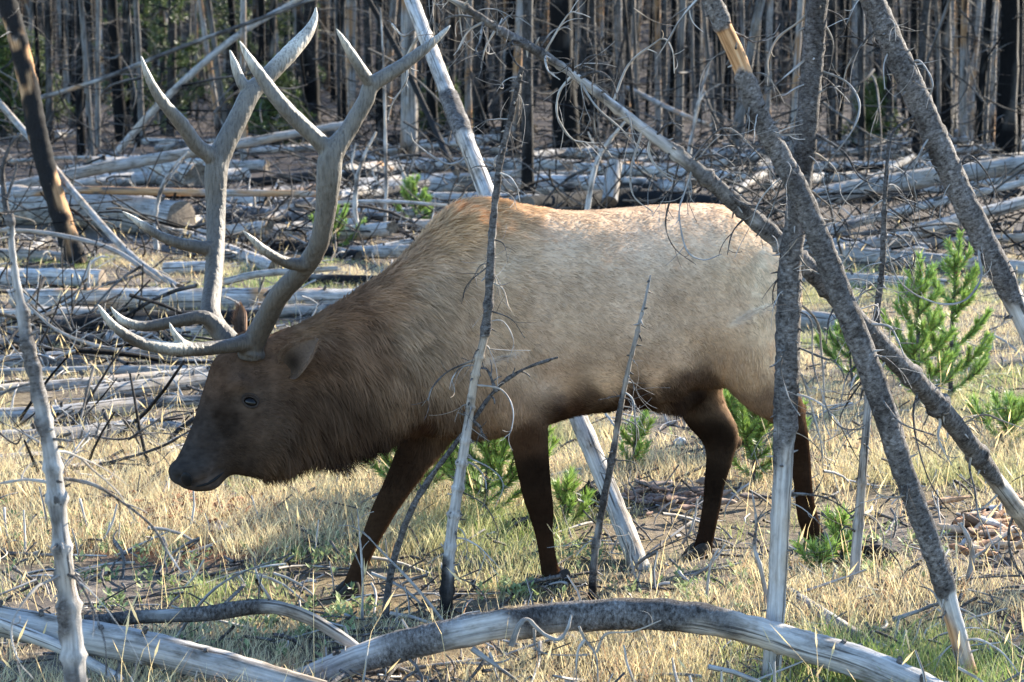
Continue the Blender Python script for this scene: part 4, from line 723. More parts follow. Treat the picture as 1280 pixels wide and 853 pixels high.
def build_fur():
    tri = []
    for f in faces: tri.append(f[:3]); (len(f) == 4) and tri.append((f[0], f[2], f[3]))
    tri = np.array(tri); a, b, c = BV[tri[:, 0]], BV[tri[:, 1]], BV[tri[:, 2]]
    area = np.linalg.norm(np.cross(b - a, c - a), axis=1) * .5
    cen, cx, cy = fur_lookup((a + b + c) / 3); w = area * np.where(cen[:, 3] < .006, .15, 1) * np.where(cen[:, 3] > .04, 1.3, 1)
    N = 150000; R = np.random.default_rng(3); idx = R.choice(len(tri), N, p=w / w.sum()); u = R.random((N, 2)); sw = u.sum(1) > 1; u[sw] = 1 - u[sw]
    P = a[idx] + (b - a)[idx] * u[:, :1] + (c - a)[idx] * u[:, 1:]
    nr = BN[tri[idx, 0]] + BN[tri[idx, 1]] + BN[tri[idx, 2]]; nr /= np.linalg.norm(nr, axis=1)[:, None] + 1e-9
    inf, _, _ = fur_lookup(P)
    clump = np.stack([vnoise(P * 16, 91), vnoise(P * 16, 92), vnoise(P * 16, 93)], -1) - .5
    d = E_BACK[None] * inf[:, 4:5] + np.array([0, 0, -1.])[None] * inf[:, 5:6] + clump * .6 + (R.random((N, 3)) - .5) * .5
    d = d - nr * (d * nr).sum(1)[:, None]; d /= np.linalg.norm(d, axis=1)[:, None] + 1e-9
    L = inf[:, 3] * (.35 + .8 * R.random(N) + .9 * (vnoise(P * 26, 97) - .3))
    L = np.maximum(L, inf[:, 3] * .3)
    lift = .16 + .16 * R.random(N)
    d0 = d + nr * lift[:, None] * 1.5; d1 = d + nr * (lift * .3)[:, None] + np.array([0, 0, -.25])
    side = np.cross(d, nr) * (.00085 + .018 * np.minimum(inf[:, 3], .06) + .0004 * R.random(N))[:, None]
    root = P - nr * .002; mid = root + d0 * (L * .5)[:, None]; tip = mid + d1 * (L * .5)[:, None]
    V = np.stack([root - side, root + side, mid - side * .8, mid + side * .8, tip], 1).reshape(-1, 3)
    o = np.arange(N)[:, None] * 5
    q = o + np.array([[0, 1, 3, 2]]); t = o + np.array([[2, 3, 4]])
    tone = 1 + (R.random(N) - .5) * .6 + (vnoise(P * np.array([30, 30, 34]), 95) - .5) * .7 * np.clip(inf[:, 3] / .045, .3, 1.2)
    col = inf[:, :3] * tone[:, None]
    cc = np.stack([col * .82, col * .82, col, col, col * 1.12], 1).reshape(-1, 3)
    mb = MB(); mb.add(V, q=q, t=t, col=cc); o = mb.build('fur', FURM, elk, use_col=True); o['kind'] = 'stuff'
build_fur()

def build_antler(label, beams, root_w, side):
    mb = MB()
    for rows in beams:
        P = np.array([EP(a, b, side * w) for a, b, w, r in rows]); R = np.array([r * 1.02 * px_m(p[1]) for (a, b, w, r), p in zip(rows, P)])
        tube(mb, P, R, sides=14, n=60, cap0=True, cap1=True)
    me = remeshed(mb, 'antler', .0042, 7, .4)
    V = verts_of(me); nr = np.zeros(len(V) * 3); me.vertices.foreach_get('normal', nr); nr = nr.reshape(-1, 3)
    V = V + nr * ((vnoise(V * np.array([95, 95, 22]), 51) - .5) * .0022 + (vnoise(V * 160, 53) - .5) * .0014)[:, None]
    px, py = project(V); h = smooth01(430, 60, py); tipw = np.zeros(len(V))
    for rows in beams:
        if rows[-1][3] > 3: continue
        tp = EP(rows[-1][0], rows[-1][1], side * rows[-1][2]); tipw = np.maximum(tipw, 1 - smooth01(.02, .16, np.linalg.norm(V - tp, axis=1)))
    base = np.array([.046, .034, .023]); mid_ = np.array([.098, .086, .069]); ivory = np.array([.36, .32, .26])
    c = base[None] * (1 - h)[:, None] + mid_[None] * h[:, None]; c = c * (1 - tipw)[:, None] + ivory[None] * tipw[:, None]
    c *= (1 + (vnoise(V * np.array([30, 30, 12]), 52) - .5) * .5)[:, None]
    me.vertices.foreach_set('co', (V - OFF).ravel()); me.update()
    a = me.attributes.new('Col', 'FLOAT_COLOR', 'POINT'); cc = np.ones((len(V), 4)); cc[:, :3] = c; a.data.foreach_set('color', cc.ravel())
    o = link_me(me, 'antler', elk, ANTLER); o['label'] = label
build_antler('near antler with its long brow tine low in front', [
    [(314, 446, .055, 18), (316, 430, .07, 15), (333, 398, .13, 13.5), (350, 368, .20, 13), (378, 338, .29, 12.5), (398, 306, .37, 12.5), (407, 264, .42, 13), (411, 222, .45, 15.5), (415, 193, .46, 15), (434, 165, .47, 11), (456, 128, .49, 10.5), (466, 106, .50, 10), (500, 84, .52, 8.5), (531, 61, .53, 6.5), (550, 45, .535, 4), (564, 31, .54, 1.2)],
    [(312.5, 443, .056, 17), (313.5, 440, .058, 18.5), (314.5, 437, .06, 17)],
    [(310, 428, .08, 12), (284, 433, .10, 9), (240, 437, .13, 9), (205, 435, .15, 8.5), (172, 427, .16, 7.5), (145, 410, .165, 6), (131, 394, .17, 4), (122, 380, .17, 1.2)],
    [(246, 436, .125, 7), (230, 430, .13, 5.5), (218, 417, .14, 4), (211, 402, .14, 1)],
    [(394, 326, .33, 10), (375, 331, .33, 8.5), (355, 327, .33, 7), (332, 314, .34, 6), (316, 300, .35, 4), (303, 288, .35, 1.2)],
    [(414, 200, .455, 11), (402, 180, .45, 10.5), (375, 154, .44, 10), (352, 130, .43, 9.5), (332, 104, .41, 8.5), (316, 80, .40, 6.5), (306, 64, .39, 4), (299, 51, .39, 1.2)],
    [(467, 110, .50, 8), (460, 100, .51, 8), (448, 82, .52, 7), (436, 62, .53, 5.5), (427, 47, .54, 3.5), (420, 35, .54, 1.2)]], 0, 1)
build_antler('far antler rising beyond the near one', [
    [(298, 440, .055, 16), (285, 425, .07, 14), (272, 410, .12, 13), (263, 392, .18, 13), (266, 359, .27, 11.5), (269, 317, .36, 11.5), (270, 264, .43, 12), (270, 215, .45, 14.5), (277, 190, .455, 14), (298, 148, .46, 12.5), (314, 116, .47, 12), (330, 100, .48, 11), (362, 67, .50, 10.5), (384, 42, .52, 8), (393, 24, .53, 4.5), (395, 8, .53, 1.2)],
    [(285, 424, .08, 11), (258, 398, .11, 9), (230, 400, .13, 8), (205, 405, .15, 7.5), (178, 408, .16, 6.5), (156, 402, .165, 5.5), (145, 393, .17, 3.5), (138, 383, .17, 1.2)],
    [(262, 311, .36, 9), (242, 308, .37, 8), (220, 303, .38, 7), (198, 294, .40, 6), (178, 281, .41, 5), (163, 271, .42, 3), (152, 264, .42, 1.2)],
    [(272, 205, .45, 11), (262, 194, .445, 10.5), (246, 182, .44, 9.5), (226, 154, .42, 9), (207, 132, .40, 7.5), (192, 110, .39, 6), (182, 88, .38, 4), (176, 69, .38, 1.2)],
    [(318, 112, .475, 9), (306, 108, .48, 8), (299, 96, .49, 6.5), (293, 80, .495, 5), (287, 62, .50, 1.4)],
    [(366, 64, .50, 7), (363, 58, .50, 4), (361, 51, .50, 1)]], 0, -1)
def build_ear(base, ctrl, tip, width, open_dir, label):
    L = catmull([base, ctrl, tip], 22); t = np.linspace(0, 1, 22); half = width * np.sin(np.clip(t * .93 + .06, 0, 1) ** .85 * math.pi) ** .9 + .002
    T = np.gradient(L, axis=0); T /= np.linalg.norm(T, axis=1)[:, None]; od = np.array(open_dir, float); S = np.cross(T, od); S /= np.linalg.norm(S, axis=1)[:, None]; N_ = np.cross(S, T)
    s = np.linspace(-1, 1, 17); V = []; Cc = []
    for sh, inner in ((0, 1), (-.006, 0)):
        for k in range(22):
            for x in s:
                p = L[k] + S[k] * half[k] * math.sin(x * 1.35) / math.sin(1.35) + N_[k] * half[k] * .62 * (x * x) * (1 - .5 * t[k]) + N_[k] * sh
                V.append(p); e = abs(x)
                Cc.append((.095 + .13 * e ** 3, .064 + .088 * e ** 3, .045 + .062 * e ** 3) if inner else (.13, .075, .045))
                if inner: Cc[-1] = tuple(c_ * (1 - .82 * math.exp(-((t[k] - .3) / .28) ** 2 - (x / .6) ** 2)) for c_ in Cc[-1])  # shade of the ear's hollow put into its colour
    q = []
    for sh in (0, 1):
        for k in range(21):
            for m in range(16):
                f = [sh * 374 + k * 17 + m, sh * 374 + k * 17 + m + 1, sh * 374 + (k + 1) * 17 + m + 1, sh * 374 + (k + 1) * 17 + m]
                q.append(f if sh == 0 else f[::-1])
    for k in range(21):
        for m in (0, 16): q.append([k * 17 + m, (k + 1) * 17 + m, 374 + (k + 1) * 17 + m, 374 + k * 17 + m])
    for m in range(16): q.append([21 * 17 + m, 21 * 17 + m + 1, 374 + 21 * 17 + m + 1, 374 + 21 * 17 + m])
    mb = MB(); mb.add(np.array(V), q=q, col=np.array(Cc))
    # hairs along the rim and inside
    R = np.random.default_rng(4); VV = np.array(V[:374]).reshape(22, 17, 3); hv, hq, hc = [], [], []
    for _ in range(700):
        k = R.integers(1, 21); m = R.choice([0, 1, 2, 3, 13, 14, 15, 16]); p = VV[k, m]; d = T[k] * .8 + (L[k] - p) * 6 * (R.random() - .3) + N_[k] * .5 + (R.random(3) - .5) * .6; d /= np.linalg.norm(d); l = .01 + .02 * R.random(); w = np.cross(d, N_[k]) * .0009
        o = len(hv); hv += [p - w, p + w, p + d * l]; hq.append([o, o + 1, o + 2]); g = .6 + R.random() * .8; hc += [(.16 * g, .10 * g, .065 * g)] * 3
    mb.add(np.array(hv), t=hq, col=np.array(hc)); o = mb.build('ear', EARM, elk, use_col=True); o['label'] = label
eb, en = skin(348, 461, 1)
build_ear(eb - E_LEFT * .02, EP(373, 446, .17), EP(397, 424, .22), .056, -np.array(ray(370, 440)) + E_BACK * -.5, 'near ear turned outwards, hollow shaded in its colour')
build_ear(EP(306, 420, -.11), EP(304, 400, -.16), EP(301, 381, -.19), .034, -E_BACK + E_LEFT * .4, 'tip of the far ear behind the antlers')
def uv_ball(mb, c, r, sx=(1, 1, 1), axes=None, n=18, col=None):
    th = np.linspace(.02, math.pi - .02, n); ax = axes if axes is not None else np.eye(3)
    V = []
    for x in th:
        for a in np.arange(n) / n * 2 * math.pi: V.append(c + ax.T @ (np.array([math.cos(x) * sx[0], math.sin(x) * math.cos(a) * sx[1], math.sin(x) * math.sin(a) * sx[2]]) * r))
    i = np.arange(n - 1)[:, None] * n; j = np.arange(n)[None]; j2 = (j + 1) % n
    mb.add(np.array(V), q=np.stack([i + j, i + j2, i + n + j2, i + n + j], -1).reshape(-1, 4)[:, ::-1], col=col)
def ring_on_skin(mb, c, nrm_, u, v, ru, rv, r, n=28):
    P = np.array([c + u * ru * math.cos(a) + v * rv * math.sin(a) for a in np.linspace(0, 2 * math.pi, n)]); tube(mb, P, np.full(n, r), sides=8, n=n, smooth=False, cap0=False, cap1=False)
for s in (1, -1):
    p, n_ = skin(300, 498, s); u = np.array([0, 0, 1.]) * .45 - E_BACK * .9; u -= n_ * (u @ n_); u /= np.linalg.norm(u); v = np.cross(n_, u)
    mb = MB(); uv_ball(mb, p - n_ * .007, .0235, (1.12, .82, .8), np.array([u, v, n_])); eye = mb.build('eye', EYE, elk, wood=False)
    mb = MB(); ring_on_skin(mb, p + n_ * .005, n_, u, v, .0265, .0195, .0032); ring_on_skin(mb, p + n_ * .003 + v * .0 + np.array([0, 0, .006]), n_, u, v, .030, .022, .004)
    mb.col = [np.broadcast_to((.03, .021, .016), (len(x), 3)) for x in mb.v]
    lid = mb.build('eyelid', EARM, elk, use_col=True); lid.parent = eye
    p, n_ = skin(227, 597, s); u = np.array([0, 0, 1.]); u -= n_ * (u @ n_); u /= np.linalg.norm(u); v = np.cross(n_, u)
    mb = MB(); uv_ball(mb, p - n_ * .001, .031, (1.0, .66, .3), np.array([u, v, n_])); mb.build('nostril', NOSE, elk, wood=False)
    mb = MB(); pts = [skin(x, y, s) for x, y in ((240, 606), (250, 603), (260, 598), (268, 592), (274, 587))]
    tube(mb, np.array([a - b * .001 for a, b in pts]), [.003, .0055, .006, .0055, .002], sides=6, n=16); mb.build('mouth_line', NOSE, elk, wood=False)
def hoof(px, py, w, fwd=1.0):
    for s in (-1, 1):
        c = EP(px, py, w) + E_LEFT * s * .022; z0 = float(gh(c[0], c[1])) - .012; mb = MB(); C_, A, B = [], [], []
        for k, (f, h, wd) in enumerate(((-.04, .06, .012), (-.028, .075, .018), (0, .068, .02), (.03, .045, .017), (.052, .022, .009), (.06, .012, .003))):
            C_.append(np.array([c[0], c[1], z0]) - E_BACK * f * fwd + np.array([0, 0, h * .5])); A.append(np.array([0, 0, h * .5])); B.append(E_LEFT * wd)
        ell_rings(mb, C_, A, B, 16, 14, .7); mb.build('hoof', HOOF, elk, wood=False)
for h in ((697, 742, .10), (434, 754, -.09), (870, 708, -.03), (1021, 695, .02)): hoof(*h)
def tail():
    mb = MB(); P = [EP(962, 318, 0), EP(972, 330, 0) + E_BACK * .02, EP(977, 350, 0) + E_BACK * .03, EP(977, 376, 0) + E_BACK * .025]
    tube(mb, np.array(P), [.03, .03, .026, .006], sides=12, n=16); mb.col = [np.broadcast_to((.52, .41, .28), (len(x), 3)) for x in mb.v]; mb.build('tail', HIDE, elk, use_col=True)
tail()

# ------------------------------------------------------------------ young green pines
def pine_sapling(label, px, py, h, Y=None, nb=16, spread=.34, seed=0, col=(.15, .235, .06), needle=.06, group=None, dens=1.0, wood=True):
    R = np.random.default_rng(seed); Y = Y or ground_hit(px, py); b = at(px, py, Y); b = np.array([b[0], Y, float(gh(b[0], Y)) - .01])
    root = thing('young_pine', label, 'pine', b, group)
    K = np.array([b, b + [(R.random() - .5) * .05, 0, h * .5], b + [(R.random() - .5) * .07, (R.random() - .5) * .05, h]])
    mb = MB(); Q, r, T = tube(mb, K, [.008 + .008 * h, .006 + .006 * h, .003], sides=7, n=20, bark=.8, seed=seed); mb.build('trunk', WOOD, root)
    shoots = [(Q[int(len(Q) * .45):], 1.0)]
    for k in range(nb):
        z = .06 + .86 * (k + R.random() * .8) / nb; j = min(int(z * 19), 18); a = k * 2.4 + R.random(); L = (spread * (1.05 - z) + .06) * (.75 + .5 * R.random())
        pts = arc_points(Q[j], (math.cos(a), math.sin(a), .25 + .5 * z), L, (0, 0, 1.1), 7, .1); shoots.append((pts, .9))
        if L > .16:
            for _ in range(2):
                shoots.append((arc_points(pts[2 + _], np.array([math.cos(a + (_ - .5) * 1.7), math.sin(a + (_ - .5) * 1.7), .4]), L * .5, (0, 0, 1.0), 5, .1), .8))
    V, t, c = [], [], []; sb = MB()
    for pts, s in shoots:
        L = np.linalg.norm(np.diff(pts, axis=0), axis=1).sum(); n = int(max(30, L * 850 * dens)); P = catmull(pts, 24); u = R.random(n); ii = np.minimum((u * 23).astype(int), 22); p = P[ii] + (P[ii + 1] - P[ii]) * R.random(n)[:, None]
        T_ = P[ii + 1] - P[ii]; T_ /= np.linalg.norm(T_, axis=1)[:, None] + 1e-9
        d = R.normal(size=(n, 3)); d -= T_ * (d * T_).sum(1)[:, None]; d /= np.linalg.norm(d, axis=1)[:, None] + 1e-9
        d = d * .75 + T_ * (.7 + .5 * u[:, None]); d /= np.linalg.norm(d, axis=1)[:, None]; l = needle * (.6 + .6 * R.random(n)) * s
        w = np.cross(d, R.normal(size=(n, 3))); w /= np.linalg.norm(w, axis=1)[:, None] + 1e-9; w *= .0012 + .00025 * Y
        o = len(V) and sum(len(x) for x in V); V.append(np.stack([p - w, p + w, p + d * l[:, None]], 1).reshape(-1, 3)); t.append(o + np.arange(n * 3).reshape(-1, 3))
        tone = (.7 + .6 * R.random(n))[:, None] * (np.array(col)[None] * (1 - u[:, None] * .3) + np.array([.24, .32, .05])[None] * u[:, None] * .5); dead = R.random(n) < .16 * (1 - u); tone[dead] = np.array([.2, .13, .06]); c.append(np.repeat(tone, 3, 0))
        if s < 1: tube(sb, pts, np.linspace(.004, .0018, len(pts)), sides=4, n=8, bark=.6)
    sb.build('branches', WOOD, root)['kind'] = 'stuff'
    mb = MB(); mb.add(np.vstack(V), t=np.vstack(t), col=np.vstack(c)); mb.build('crown', NEEDLE, root, use_col=True, smooth=False)
    return root
pine_sapling('young green pine with two leaders among the right-hand dead trunks', 1188, 498, 1.02, seed=1, nb=15, spread=.34)
pine_sapling('dense young green pine in front of the taller twin-leader pine', 1148, 512, .92, seed=2, nb=16, spread=.36)
pine_sapling('small green pine behind the gap between upright and leaning trunks', 1066, 478, .38, seed=3, nb=10, spread=.3)
pine_sapling('low bushy green pine glimpsed between the elk\'s hind legs', 940, 606, .52, seed=4, nb=18, spread=.36)
pine_sapling('green pine low beside the dark hind leg', 912, 566, .40, seed=14, nb=14, spread=.34)
pine_sapling('bright green spreading pine seen under the elk\'s chest', 606, 668, .56, Y=9.2, seed=5, nb=22, spread=.44, needle=.055)
pine_sapling('low green pine half hidden behind the forward front leg', 520, 648, .40, Y=9.5, seed=6, nb=16, spread=.4, needle=.055)
pine_sapling('tiny green pine seedling below the belly beside the burnt lump', 704, 660, .22, seed=7, nb=9, spread=.1)
pine_sapling('tiny green pine seedling right of the pale leaning trunk', 795, 590, .28, seed=8, nb=9, spread=.1)
pine_sapling('small green pine seedling at the grey sapling\'s foot', 1048, 708, .2, seed=9, nb=9, spread=.07)
pine_sapling('tiny green pine seedling by the near hind hoof', 1018, 716, .09, seed=15, nb=6, spread=.08)
pine_sapling('small bright pine seedling in the brush left of the hump', 517, 288, .62, seed=10, nb=9, spread=.35, needle=.07)
pine_sapling('green pine sprig among the logs beside the near antler', 420, 312, .45, seed=11, nb=9, spread=.3, needle=.07)
pine_sapling('green seedling poking up behind the elk\'s rump by the slanting pine', 966, 300, .5, Y=17, seed=12, nb=8, spread=.25, needle=.06)
pine_sapling('green seedling low in the grass at the right edge', 1255, 560, .26, seed=13, nb=9, spread=.22)

# ------------------------------------------------------------------ living pines among the burnt trunks
def live_pine(label, x, y, h, rad, seed, z0=.05, col=(.045, .068, .022)):
    R = np.random.default_rng(seed); z = float(gh(x, y)); root = thing('living_pine', label, 'pine tree', (x, y, z), None)
    mb = MB(); tube(mb, [(x, y, z - .2), (x + .1, y, z + h * .5), (x, y, z + h)], [.12, .09, .02], sides=8, n=14, bark=.9, seed=seed)
    mb.build('trunk', WOODFAR, root); bb = MB(); V, c = [], []
    for k in range(70):
        f = z0 + (1 - z0) * R.random(); a = R.random() * 6.28; L = rad * (1.05 - f) ** .7 * (.5 + .7 * R.random())
        pts = arc_points((x, y, z + f * h), (math.cos(a), math.sin(a), .1), L, (0, 0, .35), 6, .25); tube(bb, pts, np.linspace(.025, .006, 6), sides=4, n=7, bark=.8, cap0=False, cap1=False)
        P = catmull(pts, 20)
        for _ in range(9):
            q = P[R.integers(7, 20)] + R.normal(size=3) * .10; n = 26; d = R.normal(size=(n, 3)); d[:, 2] += .5; d /= np.linalg.norm(d, axis=1)[:, None]; w = np.cross(d, R.normal(size=(n, 3))); w /= np.linalg.norm(w, axis=1)[:, None]; l = .10 + .08 * R.random(n)
            V.append(np.stack([q - w * .011, q + w * .011, q + d * l[:, None]], 1).reshape(-1, 3)); g = .6 + .8 * R.random(); c.append(np.repeat(np.array(col)[None] * g + np.array([.03, .03, 0]) * R.random(), n * 3, 0))
    bb.build('branches', WOODFAR, root)['kind'] = 'stuff'; V = np.vstack(V); mb = MB(); mb.add(V, t=np.arange(len(V)).reshape(-1, 3), col=np.vstack(c)); mb.build('crown', NEEDLE, root, use_col=True, smooth=False)
for i, (px, Y, h, rad, lab) in enumerate([(215, 52, 7, 1.5, 'broad living pine with yellow-green needles behind the left antler'), (335, 56, 8, 1.4, 'living green pine between the two antlers'), (180, 60, 6, 1.4, 'living pine half hidden by the charred trunk beside it'), (290, 62, 7, 1.3, 'dim living pine standing between two brighter ones'), (48, 54, 2.4, .9, 'short living pine by the charred leaning trunk'), (368, 66, 7, 1.3, 'dark living pine right of the antler tips'), (8, 50, 2.6, .8, 'small living pine at the left edge of the burnt trees'), (555, 50, 1.5, .7, 'low green pine bush behind the pale leaning trunk'), (345, 47, 1.6, .9, 'low green pine bush behind the fallen pole'), (1092, 46, 1.4, .6, 'low green pine bush far behind the right log heap')]):
    live_pine(lab, (px - 640) / F_PX * Y, Y, h, rad, 40 + i, .02)

# ------------------------------------------------------------------ crumbled wood, stumps, stones
def lump(name, label, cat, px, py, w, h, col, seed, Y=None, parent=None):
    Y = Y or ground_hit(px, py); b = at(px, py, Y); b[2] = float(gh(b[0], b[1])); m = px_m(Y); R = np.random.default_rng(seed); n = 16; mb = MB()
    uv_ball(mb, np.array([0, 0, 0.]), 1.0, (.55, .9, .7), np.array([[0, 0, 1.], [1, 0, 0], [0, 1, 0]]), 22)
    v = mb.v[0]; nz = vnoise(v * 2.2 + seed, 5) * .7 + vnoise(v * 5 + seed, 6) * .45; v = v * (.55 + nz)[:, None]
    v = v * np.array([w * .5 * m, w * .4 * m, h * m * .9]) + b + np.array([0, 0, h * m * .25]); mb.v[0] = v; mb.col[0] = np.broadcast_to(col, (len(v), 3)) * (.6 + .8 * vnoise(v * 30, 4))[:, None]
    o = mb.mesh(name, STONE, offset=b, use_col=True); ob = bpy.data.objects.new(name, o); C.objects.link(ob); ob.location = b; tag(ob, label, cat); return ob
lump('charred_stump', 'black burnt stump remnant behind the pale leaning trunk', 'stump', 736, 640, 44, 40, (.014, .012, .011), 3)
lump('charred_stump', 'small black burnt lump left of the near front leg', 'stump', 650, 672, 30, 30, (.014, .012, .011), 4)
lump('charred_chunk', 'black charred chunk by the thin grey sapling\'s foot', 'wood', 1096, 700, 58, 26, (.014, .012, .012), 5)
lump('charred_chunk', 'small black charred chunk in the litter behind the knotty pole', 'wood', 1104, 742, 26, 16, (.012, .011, .011), 6)
lump('charred_chunk', 'dark hollow chunk beside the crumbled wood heap', 'wood', 1212, 668, 34, 20, (.018, .015, .013), 9)
lump('stone', 'pale grey stone on the rust-red crumbled patch', 'stone', 268, 668, 34, 18, (.32, .31, .31), 7)
lump('stone', 'small pale stone beside the red patch', 'stone', 288, 674, 18, 10, (.3, .29, .28), 8)
lump('stone', 'little white stone under the brush by the muzzle', 'stone', 153, 592, 12, 9, (.5, .5, .5), 10)
lump('stone', 'grey stone in the grass behind the far hind leg', 'stone', 850, 556, 14, 10, (.35, .35, .36), 11)
def rotten_heap(label, cx, cy, sx, sy, n, seed, rng_len, cols, name='rotten_log'):
    R = np.random.default_rng(seed); Y = ground_hit(cx, cy); b = at(cx, cy, Y); b[2] = float(gh(b[0], b[1])); root = thing(name, label, 'rotten wood', b)
    for k in range(n):
        px = cx + R.normal() * sx; py = cy + R.normal() * sy; y = ground_hit(px, py); p = at(px, py, y); L = rng_len * (.5 + R.random()); a = R.normal() * .5 + .35; e = R.normal() * .25
        d = np.array([math.cos(a) * math.cos(e), math.sin(a), math.sin(e)]) * L * .5; p[2] += .02 + R.random() * .05; w = min(.010 + .02 * R.random(), L * .2); t = min(.006 + .012 * R.random(), L * .13)
        mb = MB(); ell_rings(mb, np.array([p - d, p - d * .4, p + d * .5, p + d]), np.array([[0, 0, t * .4], [0, 0, t], [0, 0, t], [0, 0, t * .3]]), np.array([[0, w * .5, 0], [0, w, 0.3 * w], [0, w * .9, -.2 * w], [0, w * .3, 0]]), 10, 9, .7)
        mb.v[0] = mb.v[0] + (vnoise(mb.v[0] * 60, 8) - .5)[:, None] * .008; c = np.array(cols[R.integers(len(cols))]); mb.col = [np.broadcast_to(c, (len(x), 3)) * (.6 + .8 * vnoise(x * 50, 9))[:, None] for x in mb.v]
        mb.build('wood_chunk', STONE, root, use_col=True)
rotten_heap('heap of crumbled reddish rotten wood at the right edge', 1242, 672, 30, 15, 75, 1, .17, [(.30, .17, .09), (.22, .11, .055), (.38, .27, .18), (.13, .08, .05), (.33, .30, .27)])
rotten_heap('scattered rust-red crumbs of rotten wood in front of the muzzle', 245, 650, 40, 9, 90, 2, .05, [(.16, .05, .022), (.11, .036, .016), (.2, .085, .04)])
rotten_heap('flat scatter of brown bark pieces behind the hind legs', 838, 634, 30, 9, 40, 3, .10, [(.14, .085, .06), (.2, .14, .1), (.1, .07, .055)])

# ------------------------------------------------------------------ grass, litter and brush that nobody could count
def patch(x, y):                                       # where grass grows thick (1) or litter lies bare (0)
    p = np.stack([x, y * .8, 0 * x], -1)
    v = .6 * vnoise(p * .8 + 3.3, 61) + .4 * vnoise(p * 2.6, 62)
    return v
def blades(P, h, lean, colr, width, R, curl=.5):
    n = len(P); a = R.random(n) * 6.28; d = np.stack([np.cos(a), np.sin(a), 0 * a], -1); w = np.stack([-np.sin(a + .6), np.cos(a + .6), 0 * a], -1) * width[:, None]
    up = np.array([0, 0, 1.]); m = P + up * (h * .6)[:, None] + d * (h * lean * .35)[:, None]; t = P + up * (h * (1 - .3 * lean * curl))[:, None] + d * (h * lean)[:, None]
    V = np.stack([P - w, P + w, m - w * .7, m + w * .7, t], 1).reshape(-1, 3); o = np.arange(n)[:, None] * 5
    return V, o + np.array([[0, 1, 3, 2]]), o + np.array([[2, 3, 4]]), np.repeat(colr, 5, 0)
def grass():
    R = np.random.default_rng(21); mb = MB(); CL = 9500
    y = 5.6 + R.random(CL * 3) ** 1.15 * 16; x = (R.random(CL * 3) * 2 - 1) * (y * .262 + .5); pv = patch(x, y)
    px, py = project(np.stack([x, y, 0 * x], -1))
    bare = np.exp(-((px - 330) / 130) ** 2 - ((py - 650) / 45) ** 2) + np.exp(-((px - 1140) / 110) ** 2 - ((py - 700) / 40) ** 2) * .7 + np.exp(-((px - 760) / 120) ** 2 - ((py - 600) / 40) ** 2) * .5
    bare += np.exp(-((px - 120) / 190) ** 2 - ((py - 430) / 95) ** 2) * .95
    keep = R.random(len(x)) < np.clip((pv - .375) * 4.4 - bare * .8, .06, 1); x, y, pv = x[keep][:CL], y[keep][:CL], pv[keep][:CL]
    k = 22; n = len(x); s = np.repeat(.6 + .8 * R.random(n), k)
    cx = np.repeat(x, k) + R.normal(size=n * k) * .055 * s; cy = np.repeat(y, k) + R.normal(size=n * k) * .055 * s; P = np.stack([cx, cy, gh(cx, cy) - .008], -1)
    h = (.05 + .10 * R.random(n * k)) * s * np.repeat(.7 + 1.1 * np.clip(pv - .4, 0, .4), k); lean = .3 + .8 * R.random(n * k)
    h *= 1 - .5 * smooth01(11, 14, cy)
    for fx, fy in ((700, 742), (434, 754), (870, 706), (1022, 694), (806, 722)):
        f = at(fx, fy, ground_hit(fx, fy)); h *= 1 - .72 * np.exp(-((cx - f[0]) / .2) ** 2 - ((cy - f[1] + .22) / .38) ** 2)
    g = np.repeat(np.clip((vnoise(np.stack([x * .9, y * .9, 0 * x], -1), 63) - .47) * 3.0, 0, 1) + .12 * R.random(n), k)[:, None] * (.5 + .6 * R.random((n * k, 1)))
    straw = np.array([.62, .51, .29]); tan = np.array([.42, .34, .21]); red = np.array([.36, .22, .13]); green = np.array([.16, .23, .055])
    m = R.random((n * k, 1)); c = np.where(m < .5, straw, np.where(m < .85, tan, red)) * (.65 + .6 * R.random((n * k, 1))); c = c * (1 - np.clip(g, 0, 1)) + green * np.clip(g, 0, 1)
    V, q, t, cc = blades(P, h, lean, c, .0011 + .0006 * R.random(n * k) + .00004 * np.repeat(y, k), R); mb.add(V, q=q, t=t, col=cc)
    # taller seed stalks
    ns = 1500; y = 6 + R.random(ns) ** 1.1 * 17; x = (R.random(ns) * 2 - 1) * (y * .26 + .3); px, py = project(np.stack([x, y, 0 * x], -1))
    kp = (R.random(ns) < .35) | (px < 330) | (px > 1000); x, y = x[kp], y[kp]; P = np.stack([x, y, gh(x, y)], -1); n = len(x); h = .18 + .22 * R.random(n)
    c = np.array([.62, .47, .24]) * (.7 + .5 * R.random((n, 1))); V, q, t, cc = blades(P, h, .15 + .45 * R.random(n), c, np.full(n, .0016), R, .2); mb.add(V, q=q, t=t, col=cc)
    tip = V.reshape(n, 5, 3)[:, 4]; md = V.reshape(n, 5, 3)[:, 2:4].mean(1); d = tip - md; w = np.cross(d, R.normal(size=(n, 3))); w /= np.linalg.norm(w, axis=1)[:, None]; w *= .0042
    a0 = md + d * .45; hv = np.stack([a0, a0 + d * .25 + w, tip + d * .1, a0 + d * .25 - w], 1).reshape(-1, 3); mb.add(hv, q=np.arange(n)[:, None] * 4 + np.array([[0, 1, 2, 3]]), col=np.repeat(c * 1.1, 4, 0))
    tag(mb.build('dry_grass', GRASS, use_col=True, smooth=False), 'dry straw-coloured grass with green tufts and seed stalks', 'grass', kind='stuff')
grass()
